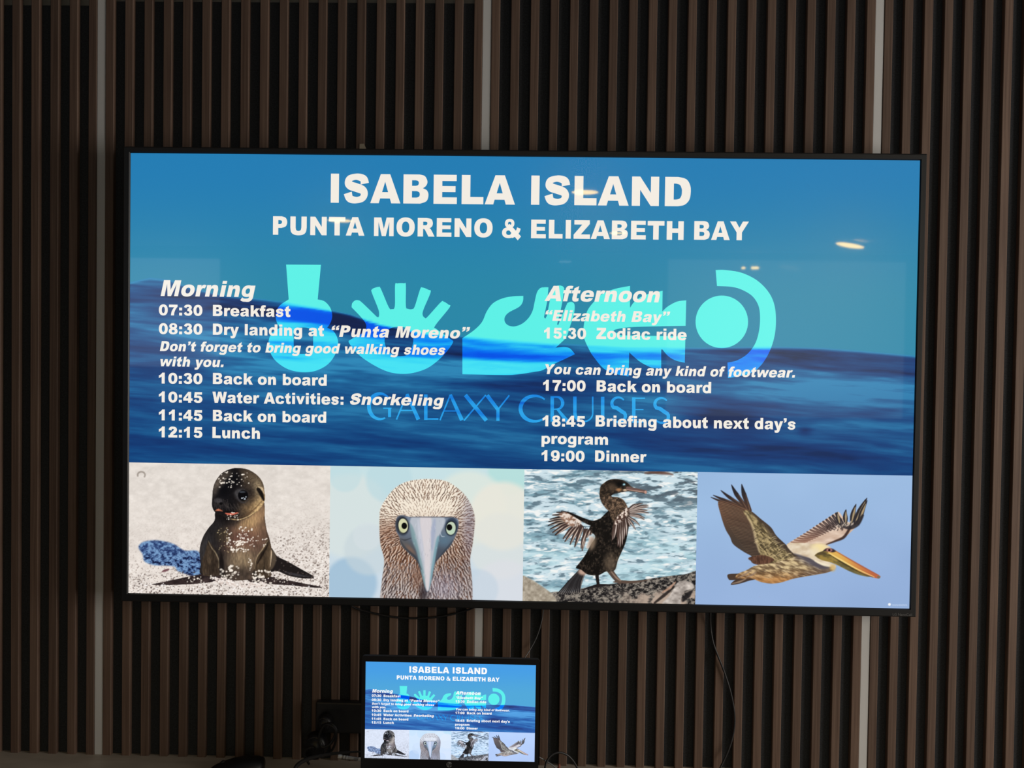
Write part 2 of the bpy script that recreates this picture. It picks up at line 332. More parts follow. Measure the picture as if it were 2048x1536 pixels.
def paint_cormorant(X, Y):
    P = Pic(X, Y); rs = np.random.RandomState(9)
    wx = X + 60 * fbm(X / 300, Y / 120, 2); wy = Y + 50 * fbm(X / 260, Y / 160 + 7, 2)
    n1 = fbm(wx / 170, wy / 44, 4, .6); n2 = fbm(wx / 90 + 31, wy / 22, 3)
    c = m3(sstep(.28, .62, n1), col(128, 164, 178), col(206, 226, 234))
    c = m3(sstep(.58, .74, n2), c, col(244, 246, 244))
    c = m3(sstep(.42, .26, n2) * .8, c, col(84, 108, 122))
    c = m3(sstep(700, 1500, X) * sstep(600, 250, Y) * sstep(.5, .38, n1) * .9, c, col(84, 96, 106))
    c = m3(sstep(600, 900, Y) * sstep(.45, .6, fbm(X / 210 + 5, Y / 60, 3)) * .5, c, col(184, 222, 230))
    P.c = c
    P.line([(1380, 85), (1480, 80), (1600, 88), (1670, 100)], [18, 36, 12], col(98, 66, 56), .9, 10)
    # rocks
    def rock(x, y):
        q = fbm(x / 30, y / 22, 3, .75); b = m3(sstep(.3, .75, q), col(26, 25, 27), col(150, 141, 130))
        k = sstep(900, 1500, x) * sstep(1290, 1400, y)
        return m3(k * sstep(.38, .56, fbm(x / 90, y / 70, 3)), b, col(184, 164, 148))
    P.poly([(60, 1480), (240, 1400), (400, 1345), (600, 1340), (740, 1300), (1000, 1262), (1300, 1222), (1600, 1180), (1800, 1158), (1960, 1142), (1960, 1500), (60, 1500)], rock, 3)
    P.poly([(1560, 1480), (1640, 1380), (1700, 1270), (1760, 1230), (1860, 1240), (1900, 1300), (1800, 1340), (1760, 1420), (1740, 1480)], lambda x, y: m3(fbm(x / 50, y / 40, 3), col(120, 110, 104), col(250, 240, 230)), 8)
    P.line([(1480, 1460), (1580, 1380), (1690, 1290)], [20, 34, 10], col(40, 34, 32), .9, 6)
    P.line([(1780, 1440), (1830, 1380), (1880, 1330)], [20, 60, 10], col(30, 28, 30), .9, 8)
    P.line([(1560, 1350), (1640, 1300), (1700, 1240)], [10, 26, 10], col(190, 150, 126), .9, 6)
    P.poly([(60, 1195), (150, 1200), (260, 1268), (400, 1370), (445, 1445), (440, 1500), (60, 1500)], lambda x, y: m3(fbm(x / 30, y / 30, 3), col(132, 120, 104), col(206, 196, 178)), 8)
    dk = lambda x, y: m3(sstep(.45, .85, fbm(x / 22, y / 26, 3, .7)), col(18, 16, 15), col(64, 54, 46))
    # tail
    for i in range(11):
        t = i / 10; ex = lerp(450, 680, t); ey = 1375 - 30 * abs(t - .3)
        P.line([(690 + 60 * t, 1110), (lerp(ex, 720, .45), 1240), (ex, ey)], [18, 30, 10], m3(np.array(rs.rand()), col(34, 32, 34), col(74, 72, 74)), 1, 2)
        P.line([(690 + 60 * t, 1120), (lerp(ex, 720, .45) + 8, 1240), (ex + 12, ey - 6)], [3, 7, 2], col(170, 162, 156), .8, 1)
    P.ell(720, 1130, 48, 36, col(206, 172, 152), .5, .9)
    # legs
    P.line([(868, 1130), (872, 1200), (884, 1280)], [44, 36, 30], col(30, 26, 26)); P.line([(720, 1320), (800, 1296), (890, 1276), (1000, 1270)], [10, 26, 34, 10], col(34, 30, 32))
    P.line([(1000, 1110), (1060, 1190), (1110, 1240)], [62, 56, 44], col(82, 68, 60)); P.line([(1040, 1240), (1120, 1236), (1240, 1240), (1400, 1222)], [8, 34, 28, 8], col(94, 76, 66))
    P.line([(1020, 1130), (1075, 1195), (1120, 1225)], [10, 20, 12], col(164, 138, 118), .8, 4)
    # far wing behind the body (left)
    def wing(base, tips, wdt, c0, c1, jag=1):
        for (bx, by), (tx, ty) in zip(base, tips):
            mx, my = lerp(bx, tx, .55) + rs.uniform(-6, 6), lerp(by, ty, .55) - 10
            P.line([(bx, by), (mx, my), (tx, ty)], [wdt * .8, wdt, wdt * .25], c1, 1, 2)
            P.line([(bx + 4, by + 5), (mx + 4, my + 7), (lerp(mx, tx, .9) + 3, lerp(my, ty, .9) + 4)], [wdt * .2, wdt * .34, 2], c0, .85, 2)
    tl = [(425, 740), (370, 680), (352, 640), (356, 600), (370, 575), (395, 530), (440, 500), (490, 490)]
    wing([(640, 575)] * 4 + [(620, 560)] * 4, tl, 34, col(214, 190, 170), col(38, 32, 32))
    tl2 = [(398, 716), (430, 742), (510, 782), (528, 812), (584, 842), (632, 868), (640, 850), (712, 905), (700, 880), (760, 770), (800, 740)]
    wing([(640, 590), (650, 600), (664, 612), (680, 622), (690, 640), (700, 650), (712, 660), (740, 690), (760, 690), (800, 680), (830, 660)], tl2, 40, col(232, 210, 192), col(66, 50, 46))
    P.poly([(470, 520), (560, 505), (640, 540), (700, 580), (690, 640), (600, 650), (520, 600)], lambda x, y: m3(sstep(.25, .6, fbm(x / 26, y / 17, 2)), col(150, 112, 90), col(246, 230, 216)), 14, .9)
    P.line([(560, 500), (650, 545), (740, 590), (830, 620), (900, 610)], [14, 30, 46, 60, 80], dk, 1, 3)
    for i in range(9):
        x0 = 640 + i * 18; y0 = 570 + i * 10
        P.line([(x0, y0 + 30), (x0 - 10, y0 + 90)], [8, 16, 4], col(60, 44, 38), .7, 3)
    P.line([(790, 760), (810, 800), (770, 870)], [20, 56, 30], col(222, 206, 196), 1, 10)
    # body, neck and head
    P.poly([(1010, 470), (900, 570), (800, 640), (800, 700), (850, 760), (800, 850), (740, 960), (680, 1040), (645, 1090), (700, 1110), (770, 1160), (880, 1168), (960, 1130), (1000, 1130), (1060, 1110), (1090, 1010), (1130, 920), (1175, 810), (1205, 660), (1220, 560), (1190, 470), (1120, 450)], lambda x, y: m3(sstep(880, 1060, x) * sstep(800, 1000, y) * .6, dk(x, y), m3(sstep(.3, .8, fbm(x / 20, y / 26, 3, .7)), col(40, 33, 28), col(126, 108, 88))), 2)
    P.ell(820, 830, 34, 70, col(150, 128, 106), .8, .8, .3)
    P.ell(1010, 1040, 56, 80, col(120, 102, 84), .8, .6)
    P.line([(960, 250), (955, 330), (1000, 400), (1080, 440), (1110, 520)], [118, 116, 134, 196, 200], lambda x, y: m3(sstep(.25, .8, fbm(x / 20, y / 22, 3, .7)), col(46, 37, 31), col(136, 110, 88)), 1, 3)
    P.poly([(905, 250), (930, 205), (985, 162), (1060, 148), (1140, 160), (1200, 195), (1240, 232), (1330, 258), (1385, 268), (1398, 290), (1380, 302), (1300, 288), (1200, 280), (1120, 290), (1050, 298), (1010, 330), (930, 330), (900, 300)], lambda x, y: m3(sstep(.3, .85, fbm(x / 22, y / 18, 3, .7)), col(34, 28, 24), col(92, 74, 58)), 2)
    P.ell(1080, 190, 80, 34, col(18, 15, 14), .6, .9); P.ell(1110, 205, 44, 24, col(12, 11, 12), .6, .9)
    P.ell(1030, 235, 40, 40, col(92, 74, 58), .8, .7); P.ell(1100, 262, 30, 16, col(176, 128, 88), .7, .9); P.ell(1165, 266, 22, 10, col(232, 200, 170), .6, .9)
    P.ell(1152, 208, 20, 16, col(40, 52, 60), .3); P.ell(1156, 206, 12, 9, col(170, 214, 222), .5, 1)
    P.line([(1190, 245), (1290, 262), (1375, 276)], [30, 28, 18], col(110, 84, 78), 1, 2); P.line([(1190, 262), (1290, 276), (1370, 288)], [8, 12, 10], col(196, 156, 140), .9, 2)
    P.ell(1384, 288, 14, 16, col(214, 164, 148), .4, .9)
    P.line([(1010, 320), (1050, 300), (1110, 292)], [8, 20, 6], col(24, 20, 18), .8, 5)
    # near wing (right), hanging feathers then the raised fan
    tr = [(1030, 795), (1045, 780), (1090, 860), (1112, 875), (1135, 850), (1150, 790), (1178, 750), (1216, 650)]
    wing([(1060, 610), (1075, 600), (1095, 590), (1120, 575), (1140, 570), (1155, 565), (1165, 560), (1180, 550)], tr, 38, col(232, 216, 206), col(76, 58, 52))
    tr2 = [(1276, 682), (1322, 640), (1368, 578), (1372, 560), (1414, 508), (1400, 482), (1412, 446), (1410, 426), (1350, 404), (1290, 412)]
    wing([(1190, 560), (1200, 550), (1210, 530), (1215, 520), (1220, 505), (1215, 495), (1210, 485), (1205, 480), (1200, 475), (1195, 478)], tr2, 28, col(226, 208, 196), col(80, 66, 62))
    P.line([(1190, 470), (1160, 520), (1110, 570), (1070, 620)], [40, 70, 70, 30], lambda x, y: m3(sstep(.4, .62, fbm(x / 13, y / 16, 2)), col(84, 60, 52), col(244, 226, 212)), .95, 8)
    for i in range(10):
        x0 = 1090 + i * 12; y0 = 600 - i * 8
        P.line([(x0, y0), (x0 - 14, y0 + 100)], [4, 10, 3], col(52, 38, 34), .8, 2)
    return P.c

def paint_pelican(X, Y):
    P = Pic(X, Y); rs = np.random.RandomState(11)
    c = m3(sstep(0, 1250, Y + (X - 1000) * .15), col(156, 188, 226), col(150, 178, 220))
    P.c = c + ((fbm(X / 500, Y / 400, 2) - .5) * .03)[..., None]
    # far wing (right)
    P.poly([(830, 660), (900, 610), (1000, 550), (1080, 495), (1180, 430), (1270, 372), (1300, 380), (1330, 420), (1400, 470), (1480, 440), (1440, 500), (1380, 560), (1330, 595), (1200, 655), (1160, 680), (1000, 700), (860, 690)], lambda x, y: m3(fbm(x / 60, y / 20, 3), col(196, 164, 142), col(240, 218, 200)), 2)
    P.line([(1390, 505), (1335, 590), (1260, 625), (1180, 655)], [22, 24, 18, 8], col(62, 44, 40), .95, 5)
    for i in range(16):
        t = i / 15; x0 = lerp(840, 1265, t); y0 = lerp(652, 385, t)
        x1 = x0 + lerp(150, 70, t); y1 = y0 + lerp(-10, 95, t)
        P.line([(x0, y0), ((x0 + x1) / 2, (y0 + y1) / 2 + 6), (x1, y1)], [lerp(8, 22, t), lerp(15, 34, t), 8], m3(np.array(t), col(150, 104, 84), col(44, 40, 46)), .95, 2)
        P.line([(x0 + 8, y0 + 10), (x1 - 6, y1 + 8)], [2, lerp(5, 9, t), 3], m3(np.array(t), col(226, 192, 168), col(206, 184, 166)), .85, 2)
    for bx, by, tx, ty, w in ((1300, 480, 1275, 372, 40), (1350, 470, 1352, 350, 46), (1400, 470, 1440, 302, 48), (1430, 470, 1536, 248, 56), (1460, 470, 1538, 270, 44)):
        P.line([(bx, by), (lerp(bx, tx, .6) - 6, lerp(by, ty, .6)), (tx, ty)], [w * .5, w, w * .55, 6], col(46, 42, 46), 1, 2)
        P.line([(bx, by), (lerp(bx, tx, .5), lerp(by, ty, .5)), (lerp(bx, tx, .85), lerp(by, ty, .85))], [6, 18, 5], col(206, 180, 136), .8, 3)
    P.line([(1290, 480), (1380, 500), (1450, 470), (1500, 400)], [26, 50, 50, 20], col(46, 42, 46), .9, 5)
    for i in range(14):
        P.ell(1270 + i * 11, 505 - i * 3.2 + rs.uniform(-14, 14), 5, 13, col(214, 196, 178), .5, .75, .5)
    for i in range(22):
        P.ell(rs.uniform(1180, 1360), rs.uniform(490, 530), 6, 10, col(60, 48, 46), .5, .6, .5)
    # near wing primaries
    for tx, ty, bx, by, w in ((163, 240, 420, 330, 22), (183, 222, 440, 320, 26), (250, 180, 470, 335, 30), (343, 130, 480, 340, 38), (433, 125, 505, 355, 42)):
        P.line([(tx, ty), (lerp(tx, bx, .35) - (4 if tx > 300 else 0), lerp(ty, by, .4)), (bx, by)], [5, w, w * .8], lambda x, y: m3(sstep(150, 340, y), col(36, 34, 40), col(74, 54, 46)), 1, 2)
        P.line([(lerp(tx, bx, .4) + 6, lerp(ty, by, .4)), (bx, by)], [2, 5], col(150, 116, 92), .8, 2)
    wing = [(228, 275), (330, 290), (440, 330), (520, 365), (600, 430), (690, 505), (740, 580), (830, 665), (905, 740), (1000, 790), (960, 850), (760, 850), (560, 830), (500, 780), (520, 760), (450, 720), (360, 655), (330, 590), (290, 520), (250, 400)]
    P.poly(wing, lambda x, y: m3(sstep(280, 640, y), col(112, 80, 62), col(72, 60, 52)), 2)
    P.clip = P.full(wing, 2)
    for i in range(34):
        t = i / 33; x0 = lerp(226, 520, t ** 1.3); y0 = lerp(270, 770, t)
        x1 = lerp(470, 620, t); y1 = lerp(360, 770, t)
        P.line([(x0, y0), ((x0 + x1) / 2, (y0 + y1) / 2 - 6 + 8 * t), (x1, y1)], [3, 6, 3], m3(np.array(rs.rand()), col(40, 32, 30), col(60, 48, 42)), .9, 2)
        P.line([(x0, y0 + 8), ((x0 + x1) / 2, (y0 + y1) / 2 + 2 + 8 * t), (x1, y1 + 6)], [2, 5, 2], m3(np.array(rs.rand()), col(140, 104, 80), col(176, 142, 110)), .65 if i < 22 else .4, 2)
    cov = [(450, 370), (500, 360), (580, 430), (690, 520), (760, 620), (860, 720), (960, 800), (900, 860), (740, 850), (620, 790), (580, 700), (560, 600), (520, 480)]
    P.poly(cov, lambda x, y: m3(sstep(.25, .8, fbm((x + y) / 44, (y - x) / 16, 3)), col(84, 72, 50), col(186, 164, 118)), 6)
    P.line([(510, 355), (600, 432), (690, 515), (760, 610), (850, 700), (960, 790)], [20, 46, 70, 70, 60, 40], col(66, 54, 46), .85, 14)
    P.line([(470, 380), (530, 500), (560, 620), (590, 720)], [10, 20, 22, 12], col(204, 182, 140), .75, 8)
    for i in range(60):
        x0 = rs.uniform(520, 900); y0 = 470 + (x0 - 520) * .85 + rs.uniform(-10, 160)
        P.line([(x0, y0), (x0 + 18, y0 - 16), (x0 + 46, y0 - 22)], [2, 8, 2], col(214, 192, 146) if i % 2 else col(58, 48, 40), .6, 2)
    P.clip = None
    # body and tail
    P.poly([(312, 920), (400, 912), (480, 905), (520, 930), (470, 960), (350, 970), (318, 962)], col(74, 58, 48), 2)
    P.poly([(340, 1012), (360, 980), (420, 950), (520, 930), (560, 960), (500, 975), (420, 1000)], col(70, 56, 48), 2)
    P.poly([(492, 776), (520, 764), (620, 750), (720, 790), (640, 834), (560, 832), (520, 812), (530, 800), (500, 792)], lambda x, y: m3(fbm(x / 12, y / 30, 2), col(58, 38, 32), col(124, 86, 66)), 3)
    body = [(400, 915), (480, 880), (560, 840), (700, 820), (860, 780), (960, 760), (1100, 800), (1230, 860), (1240, 880), (1180, 905), (1040, 930), (900, 955), (780, 990), (690, 1000), (600, 985), (520, 955), (440, 960), (380, 950)]
    P.poly(body, lambda x, y: m3(sstep(.25, .75, fbm((x * .9 + y * .4) / 44, (y - x * .3) / 16, 3)), m3(sstep(850, 980, y), col(120, 98, 72), col(110, 74, 44)), m3(sstep(850, 980, y), col(220, 196, 150), col(200, 152, 100))), 3)
    P.clip = P.full(body, 2)
    P.ell(700, 985, 170, 36, col(196, 140, 82), .8, .6); P.ell(1100, 900, 170, 40, col(88, 68, 58), .8, .7, -.2); P.ell(1040, 800, 150, 40, col(96, 92, 104), .8, .8, .4)
    for i in range(110):
        x0 = rs.uniform(560, 1200); y0 = rs.uniform(770, 950)
        P.line([(x0, y0), (x0 + 20, y0 + 4), (x0 + 44, y0 + 14)], [2, 6, 2], col(226, 204, 166) if i % 2 else col(70, 54, 44), .55, 2)
    P.clip = None
    for (xa, ya), (xb, yb) in (((350, 1000), (470, 960)), ((400, 950), (520, 880)), ((470, 945), (560, 900))):
        P.line([(xa, ya), ((xa + xb) / 2, (ya + yb) / 2 + 6), (xb, yb)], [6, 16, 8], col(150, 126, 106), .9, 3)
    # neck, back, head
    P.poly([(830, 660), (900, 640), (1000, 645), (1100, 655), (1160, 660), (1220, 690), (1200, 800), (1262, 840), (1240, 880), (1200, 850), (1120, 830), (1040, 780), (960, 760), (890, 735)], lambda x, y: m3(fbm(x / 70, y / 40, 3), col(196, 172, 142), col(250, 238, 216)), 4)
    P.line([(900, 740), (1020, 790), (1120, 850), (1220, 855)], [10, 34, 40, 16], col(84, 78, 86), .85, 8)
    P.line([(1080, 800), (1160, 835), (1245, 850)], [10, 22, 14], col(246, 234, 206), .9, 6)
    P.ell(1235, 862, 26, 30, col(206, 172, 106), .6, .8)
    P.ell(1120, 690, 70, 42, col(246, 224, 164), .5, .95, .1); P.ell(1080, 730, 40, 50, col(238, 222, 190), .7, .8)
    # pouch and bill
    P.poly([(1080, 750), (1130, 720), (1190, 710), (1260, 740), (1400, 830), (1500, 900), (1560, 940), (1480, 925), (1380, 890), (1290, 845), (1220, 815), (1130, 790)], lambda x, y: m3(sstep(.3, .7, fbm(x / 60, y / 30, 3)), col(96, 84, 50), col(156, 130, 66)), 3)
    P.poly([(1190, 700), (1250, 705), (1380, 780), (1500, 850), (1640, 925), (1652, 945), (1630, 955), (1560, 935), (1450, 880), (1330, 810), (1220, 750)], lambda x, y: m3(sstep(1250, 1620, x), col(226, 178, 88), col(190, 104, 66)), 3)
    P.line([(1200, 730), (1320, 800), (1450, 872), (1600, 942)], [8, 14, 10, 5], col(248, 216, 134), .95, 3)
    P.line([(1245, 706), (1380, 784), (1500, 852), (1640, 928)], [6, 10, 12, 6], col(168, 88, 66), .8, 3)
    P.line([(1210, 748), (1330, 822), (1480, 905), (1590, 945)], [5, 8, 8, 4], col(60, 52, 34), .8, 3)
    P.line([(1240, 800), (1330, 850), (1440, 905), (1540, 935)], [8, 20, 22, 8], col(104, 98, 66), .7, 5)
    P.ell(1640, 944, 14, 12, col(120, 110, 90), .4, .9)
    P.poly([(1150, 715), (1180, 690), (1230, 692), (1262, 715), (1230, 725), (1190, 715)], col(54, 40, 44), 5)
    P.ell(1205, 705, 26, 16, col(190, 126, 120), .4, .9); P.ell(1205, 706, 11, 10, col(14, 12, 16), .3)
    P.line([(1080, 755), (1130, 735), (1180, 740)], [6, 26, 8], col(84, 70, 48), .9, 6)
    # pale mark in the corner of the picture
    P.ell(1735, 1184, 12, 12, col(250, 252, 255), .35)
    for i in range(13):
        x0 = 1762 + i * 10
        P.line([(x0, 1186 + (i % 3)), (x0 + 5, 1194 - (i % 2) * 3)], 6, col(206, 220, 242), .7, 2)
    return P.c

def sea(X, Y):
    """brightness 0..1 of the sea picture behind the text (sky = 1), in the photograph's pixel frame"""
    xs = [230, 262, 300, 340, 380, 440, 500, 560, 640, 700, 760, 850, 950, 1100, 1250, 1400, 1500, 1560, 1640, 1720, 1830, 1900]
    ys = [572, 565, 556, 560, 577, 590, 597, 604, 617, 630, 650, 668, 676, 690, 698, 700, 698, 698, 700, 706, 716, 720]
    hz = np.interp(X, xs, ys)
    k = np.ones(5) / 5
    wx = X + 40 * fbm(X / 260, Y / 60, 2); wy = Y - .07 * X + 16 * fbm(X / 190 + 4, Y / 60, 2)
    n = fbm(wx / 120, wy / 9.5, 4, .6); n2 = fbm(wx / 260 + 9, wy / 30 + 3, 3)
    s = .40 + .80 * (n - .5) + .70 * (n2 - .5)
    d = Y - hz
    s = s + .10 * sstep(0, 60, d) + .10 * sstep(30, 90, d) - .18 * sstep(180, 330, d)
    def g(cx, cy, rx, ry, a, rot=0.0):
        cs, sn = math.cos(rot), math.sin(rot); dx, dy = X - cx, Y - cy
        return a * np.exp(-(((dx * cs + dy * sn) / rx) ** 2 + ((-dx * sn + dy * cs) / ry) ** 2))
    for q in ((330, 600, 170, 42, -.22), (480, 612, 200, 14, -.24, .10), (650, 640, 120, 12, -.26, .16), (760, 668, 130, 14, -.24, .17), (560, 650, 120, 24, .16, .1), (1000, 712, 170, 10, -.45, .06), (1250, 712, 140, 8, -.25, .02), (860, 720, 300, 10, .22, .06),
              (960, 745, 160, 9, .35, .02), (1080, 770, 130, 22, -.36, .05), (1160, 745, 60, 14, -.25), (1600, 712, 140, 16, -.24, .03), (1790, 742, 120, 12, -.20, .05), (1650, 770, 190, 22, .32, .04), (1450, 835, 95, 30, -.40, -.05),
              (1480, 855, 75, 28, -.42, .2), (1390, 850, 60, 20, -.25, -.2), (1610, 862, 14, 9, -.5), (1600, 880, 130, 10, .30, .12), (1760, 850, 130, 9, .34, .02), (1640, 905, 140, 18, -.30, .1), (1330, 880, 150, 16, -.14, .2), (1750, 825, 80, 7, -.25, -.1), (1740, 885, 90, 8, -.2, .15), (1700, 790, 80, 5, -.14),
              (340, 740, 120, 16, -.12, -.15), (420, 690, 160, 16, -.10, .05), (500, 720, 100, 12, .16, .04), (620, 735, 150, 12, .22, .04), (760, 770, 150, 14, .08, .1), (900, 830, 200, 20, -.12, .16), (640, 880, 220, 14, .08, .22), (420, 880, 200, 20, .02, .12), (1150, 900, 200, 24, .12, .12), (330, 800, 100, 30, -.06)):
        s = s + g(*q)
    s = np.clip(s, 0, .86)
    return np.where(True, lerp(s, 1.0, sstep(3 + 3.0 * sstep(800, 500, X), -3 - 3.0 * sstep(900, 1200, X), d)), s)

def ramp(s, stops):
    t = [a for a, _ in stops]; c = np.array([col(*b) for _, b in stops])
    return np.stack([np.interp(s, t, c[:, k]) for k in range(3)], -1)

SEA = ((0, (16, 32, 74)), (.18, (18, 52, 108)), (.42, (20, 73, 130)), (.68, (32, 106, 158)), (.86, (48, 138, 186)), (1, (36, 128, 176)))
LOGO = ((0, (0, 84, 232)), (.15, (0, 104, 240)), (.38, (12, 150, 246)), (.62, (52, 212, 246)), (.86, (72, 228, 246)), (1, (94, 242, 232)))
MARK = ((0, (8, 84, 196)), (.3, (14, 108, 214)), (.6, (40, 160, 234)), (1, (60, 184, 240)))

def paint_sea(X, Y):
    s = sea(X, Y)
    c = ramp(s, SEA)
    sky = sstep(.9, 1, s)
    t = sstep(320, 620, Y)
    c = c * (1 - sky[..., None]) + sky[..., None] * m3(t, col(34, 125, 180), col(42, 136, 168))
    deep = sstep(700, 930, Y) * (1 - sky)
    return m3(deep * .42, c, col(9, 52, 110))

def paint_logo(X, Y):
    return ramp(sea(X, Y), LOGO)

def paint_mark(X, Y):
    return ramp(sea(X, Y), MARK)

FRAMES = dict(sea_lion=(240, 920, 2048 / 420), booby=(650, 920, 2048 / 410), cormorant=(1030, 930, 1960 / 370), pelican=(1385, 940, 2048 / 465))
PAINT = dict(sea_lion=paint_sea_lion, booby=paint_booby, cormorant=paint_cormorant, pelican=paint_pelican)
# ---------------------------------------------------------------- helpers
def at(px, py, y):
    """point of the plane y = const that the photograph shows at pixel (px, py)"""
    d = CF + CR * ((px - 1024) / F) - CU * ((py - 768) / F)
    return CAM + d * ((y - CAM.y) / d.y)

def new_obj(name, mesh, mat=None, parent=None, loc=None):
    o = bpy.data.objects.new(name, mesh); COL.objects.link(o)
    if mat is not None:
        for m in (mat if isinstance(mat, (list, tuple)) else [mat]):
            mesh.materials.append(m)
    if parent: o.parent = parent
    if loc is not None: o.location = loc
    return o

def from_bm(name, bm, mat=None, parent=None, loc=None, smooth=False):
    bmesh.ops.recalc_face_normals(bm, faces=bm.faces)
    me = bpy.data.meshes.new(name); bm.to_mesh(me); bm.free()
    if smooth:
        for p in me.polygons: p.use_smooth = True
    return new_obj(name, me, mat, parent, loc)

def thing(name, label, cat, loc=(0, 0, 0), group=None, kind=None):
    o = bpy.data.objects.new(name, None); COL.objects.link(o); o.location = loc; o.empty_display_size = 0.05
    return tag(o, label, cat, group, kind)

def tag(o, label, cat, group=None, kind=None):
    o['label'] = label; o['category'] = cat
    if group: o['group'] = group
    if kind: o['kind'] = kind
    return o

def box(bm, x0, x1, y0, y1, z0, z1, bevel=0.0, seg=2):
    r = bmesh.ops.create_cube(bm, size=1, matrix=Matrix.Translation(((x0 + x1) / 2, (y0 + y1) / 2, (z0 + z1) / 2)) @ Matrix.Diagonal((x1 - x0, y1 - y0, z1 - z0, 1)))
    if bevel:
        es = list({e for v in r['verts'] for e in v.link_edges})
        bmesh.ops.bevel(bm, geom=es, offset=bevel, segments=seg, affect='EDGES', profile=0.5)
    return bm

def rounded_rect(w, h, r, n=5):
    pts = []
    for cx, cy, a0 in ((w / 2 - r, h / 2 - r, 0), (-w / 2 + r, h / 2 - r, 90), (-w / 2 + r, -h / 2 + r, 180), (w / 2 - r, -h / 2 + r, 270)):
        for k in range(n + 1):
            a = math.radians(a0 + 90 * k / n); pts.append((cx + r * math.cos(a), cy + r * math.sin(a)))
    return pts

def tube_bm(bm, pts, r, seg=10, sub=6, caps=True):
    p = [Vector(q) for q in spline(pts, sub, False)] if len(pts) > 2 else [Vector(q) for q in pts]
    rr = list(np.interp(np.linspace(0, 1, len(p)), np.linspace(0, 1, len(r)), r)) if np.ndim(r) else [r] * len(p)
    rings = []; nrm = None
    for i, q in enumerate(p):
        t = (p[min(i + 1, len(p) - 1)] - p[max(i - 1, 0)]).normalized()
        if nrm is None:
            nrm = t.orthogonal().normalized()
        nrm = (nrm - t * nrm.dot(t)).normalized(); b = t.cross(nrm)
        rings.append([bm.verts.new(q + (nrm * math.cos(2 * math.pi * k / seg) + b * math.sin(2 * math.pi * k / seg)) * rr[i]) for k in range(seg)])
    for a, b in zip(rings, rings[1:]):
        for k in range(seg):
            bm.faces.new((a[k], a[(k + 1) % seg], b[(k + 1) % seg], b[k]))
    if caps:
        bm.faces.new(rings[0][::-1]); bm.faces.new(rings[-1])
    return bm

def srgb(r, g, b):
    f = lambda c: (c / 255 / 12.92) if c / 255 <= 0.04045 else ((c / 255 + 0.055) / 1.055) ** 2.4
    return (f(r), f(g), f(b), 1)

def mat(name, color, rough=0.5, metal=0.0, spec=0.5, noise=None, emit=None):
    m = bpy.data.materials.new(name); m.use_nodes = True; nt = m.node_tree; b = nt.nodes['Principled BSDF']
    b.inputs['Base Color'].default_value = (*color[:3], 1); b.inputs['Roughness'].default_value = rough
    b.inputs['Metallic'].default_value = metal; b.inputs['Specular IOR Level'].default_value = spec
    if emit:
        b.inputs['Emission Color'].default_value = (*emit[0][:3], 1); b.inputs['Emission Strength'].default_value = emit[1]
    if noise:                                      # (scale xyz, amount): broken colour
        tc = nt.nodes.new('ShaderNodeTexCoord'); mp = nt.nodes.new('ShaderNodeMapping'); mp.inputs['Scale'].default_value = noise[0]
        n = nt.nodes.new('ShaderNodeTexNoise'); n.inputs['Scale'].default_value = 1.0; n.inputs['Detail'].default_value = 5
        mr = nt.nodes.new('ShaderNodeMapRange'); mr.inputs['From Min'].default_value = .3; mr.inputs['From Max'].default_value = .7
        mr.inputs['To Min'].default_value = 1 - noise[1]; mr.inputs['To Max'].default_value = 1 + noise[1]
        mx = nt.nodes.new('ShaderNodeVectorMath'); mx.operation = 'SCALE'; mx.inputs[0].default_value = color[:3]
        nt.links.new(tc.outputs['Object'], mp.inputs[0]); nt.links.new(mp.outputs[0], n.inputs['Vector']); nt.links.new(n.outputs[0], mr.inputs[0])
        nt.links.new(mr.outputs[0], mx.inputs['Scale']); nt.links.new(mx.outputs[0], b.inputs['Base Color'])
    return m
